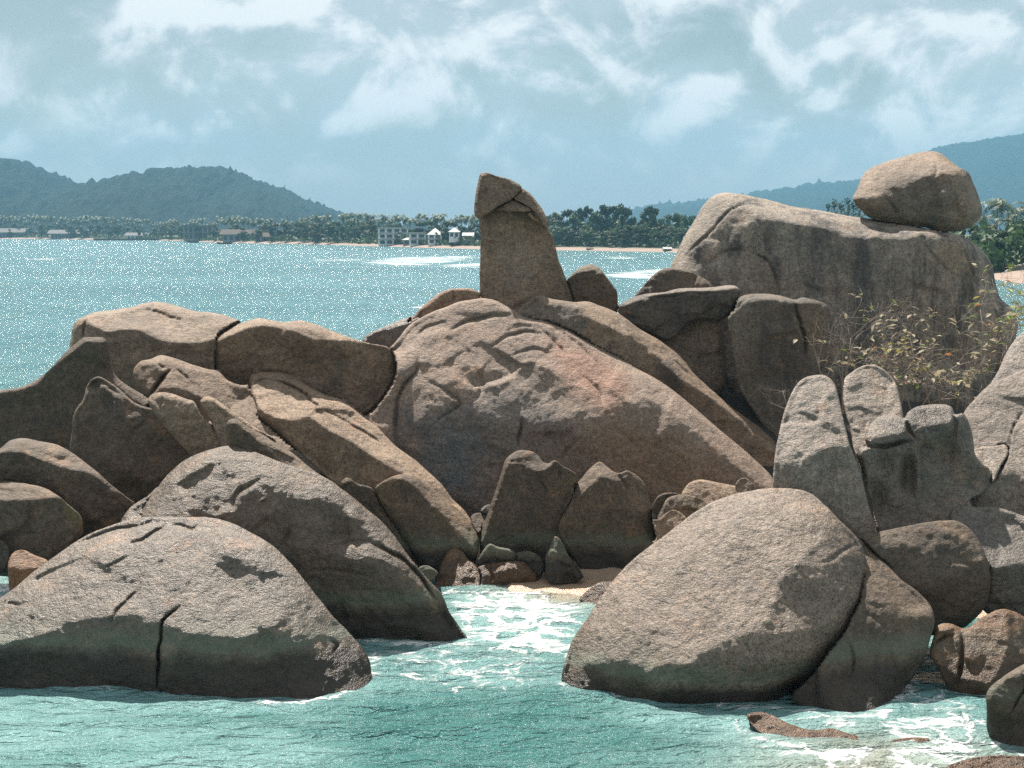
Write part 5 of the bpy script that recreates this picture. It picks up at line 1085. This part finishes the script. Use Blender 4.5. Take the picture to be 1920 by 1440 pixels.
def shrub(name, label, base, stems, seed, leaves=0, spread=1.0, grow=None, limit=None):
    """stems: first directions with lengths; every stem forks a few times"""
    r = random.Random(seed); e = bpy.data.objects.new(name, None); COL.objects.link(e); e.location = base; e.empty_display_size = .3
    tag(e, label, 'shrub'); tips = []
    def fork(p, d_, L_, rad, lev, mb):
        pts = [p]; rr = [rad]; n_ = 5
        for i in range(n_):
            d_ = (d_ + Vector((r.gauss(0, .15), r.gauss(0, .15), r.gauss(0.03, .13)))).normalized()
            p = p + d_*L_/n_; pts.append(p); rr.append(rad*(1-.55*(i+1)/n_))
            if lev < 3 and i >= 1 and r.random() < (.8 if lev < 2 else .65):
                side = (d_ + Vector((r.gauss(0, .75), r.gauss(0, .5), r.gauss(.15, .55)))*spread).normalized()
                fork(p, side, L_*r.uniform(.45, .75), rr[-1]*.72, lev+1, mb)
            if lev >= 2: tips.append((p, d_))
        mb.tube(pts, rr, 5 if lev < 2 else 3)
        tips.append((p, d_))
    for (dv, L_, rad) in stems:
        mb = MB(); fork(Vector((0, 0, 0)), Vector(dv).normalized(), L_, rad, 0, mb); obj('branch', mb.mesh('branch', TWIG, True), e)
    r.shuffle(tips)
    for k in range(min(leaves, len(tips)*3)):
        p, d_ = tips[k % len(tips)]
        wz = r.random(); me = LM[0] if wz < .52 else LM[1] if wz < .74 else LM[2] if wz < .96 else LM[3]
        if grow is not None and p.x > grow and r.random() < .8: me = LM[2] if r.random() < .7 else LM[1]
        o = obj('leaf', me, e, p + Vector((r.gauss(0, .03), r.gauss(0, .03), r.gauss(0, .03))))
        o.rotation_euler = (r.gauss(0, .5), r.gauss(.1, .5), math.atan2(d_.y, d_.x)+r.gauss(0, .9)); s = r.uniform(.7, 1.35); o.scale = (s, s, s)
    return e
def pt(x, y, s): return tuple(at_depth(np.float64(x), np.float64(y), np.float64(s)))
S1, S2 = 35.0, 35.8
shrub('bare_shrub', 'leafless grey shrub rising between the egg shaped boulder and its neighbour', pt(1580, 775, S1), [((.02, 0, 1), 1.9, .030), ((.25, -.1, 1), 1.7, .022), ((-.3, 0, 1), 1.6, .022), ((.12, .2, 1), 2.1, .024), ((-.12, .1, 1), 1.9, .020)], 3, 0, .8)
shrub('bare_shrub', 'low tangle of dry twigs left of the egg shaped boulder', pt(1478, 770, S1), [((-.5, -.1, 1), .55, .015), ((.3, 0, 1), .6, .015), ((-1, 0, .6), .5, .012)], 8, 0, 1.0)
def thicket(name, label, roots, seed, leaves, green):
    """many fine crooked stems from several roots, leaves held flat towards the light"""
    r = random.Random(seed); e = bpy.data.objects.new(name, None); COL.objects.link(e); e.location = roots[0][0]; e.empty_display_size = .3
    tag(e, label, 'shrub'); b0 = Vector(roots[0][0]); tips = []
    def fork(p, d_, L_, rad, lev, mb):
        pts = [p]; rr = [rad]
        for i in range(5):
            d_ = (d_ + Vector((r.gauss(0, .28), r.gauss(0, .22), r.gauss(.0, .24)))).normalized(); d_.z = max(d_.z, -.15)
            p = p + d_*L_/5; pts.append(p); rr.append(max(rad*(1-.5*(i+1)/5), .0035))
            if lev < 3 and i >= 1 and r.random() < .85:
                side = (d_*.7 + Vector((r.gauss(0, .9), r.gauss(0, .5), r.gauss(.1, .45)))).normalized()
                fork(p, side, L_*r.uniform(.4, .65), rr[-1]*.62, lev+1, mb)
            if lev >= 2: tips.append(p)
        mb.tube(pts, rr, 5 if lev < 1 else 3)
    for (pos_, dv, L_, rad) in roots:
        mb = MB(); fork(Vector(pos_)-b0, Vector(dv).normalized(), L_, rad, 0, mb); obj('branch', mb.mesh('branch', TWIG, True), e)
    r.shuffle(tips)
    for k in range(min(leaves, len(tips)*3)):
        p = tips[k % len(tips)]; wz = r.random() - (.0 if p.x < green else -.35)
        me = LM[0] if wz < .78 else LM[1] if wz < .86 else LM[2] if wz < 1.3 else LM[3]
        if r.random() < .02: me = LM[3]
        o = obj('leaf', me, e, p + Vector((r.gauss(0, .05), r.gauss(0, .05), r.gauss(0, .04))))
        o.rotation_euler = (r.gauss(0, .45), r.gauss(0, .4), r.uniform(0, 6.28)); s_ = r.uniform(.6, 1.15); o.scale = (s_, s_, s_)
    return e
rt = random.Random(2)
def root_row(x0, x1, n_, lo, hi):
    out_ = []
    for k in range(n_):
        x = x0 + (x1-x0)*k/max(n_-1, 1) + rt.uniform(-8, 8)
        out_.append((pt(x, 768, S2+rt.uniform(-.3, .4)), (rt.gauss(0, .3)+(x-(x0+x1)/2)*.004, rt.gauss(0, .12), 1), rt.uniform(lo, hi), rt.uniform(.014, .024)))
    return out_
thicket('leafy_shrub', 'sprawling straw leaved shrub in front of the right part of the whale shaped rock', root_row(1765, 1885, 9, 2.1, 2.9), 5, 300, .35)
thicket('leafy_shrub', 'sparser shrub of dry twigs between the bare shrub and the sprawling leafy one', root_row(1690, 1760, 6, 1.3, 2.0), 15, 130, 9)
thicket('leafy_shrub', 'green leafy sprig reaching in at the right edge', [(pt(1945, 650, 33.5), (-.5, 0, 1), 1.0, .012), (pt(1955, 640, 33.5), (-.8, 0, .9), .9, .012), (pt(1960, 620, 33.5), (-.3, 0, .7), .8, .012)], 9, 60, -9)
shrub('dry_grass', 'tuft of dry grass on top of the split stump boulder', pt(1500, 566, 37.2), [((.1*k-.3, 0, 1), .28, .006) for k in range(7)], 12, 0, .5)

# ------------------------------------------------------------------ the hazy air over the bay
HB = MB(); HB.box((0, 2440, 160), (9600, 5080, 326))
hm_, t = new_mat('haze_air')
pv = t.n('ShaderNodeVolumePrincipled', {'Color': (0.26, 0.57, 0.79, 1), 'Density': 0.00021, 'Anisotropy': 0.0})
t.n('ShaderNodeOutputMaterial', {'Volume': pv.outputs[0]})
tag(obj('haze', HB.mesh('haze', hm_)), 'pale blue hazy air over the whole bay', 'haze', kind='stuff')
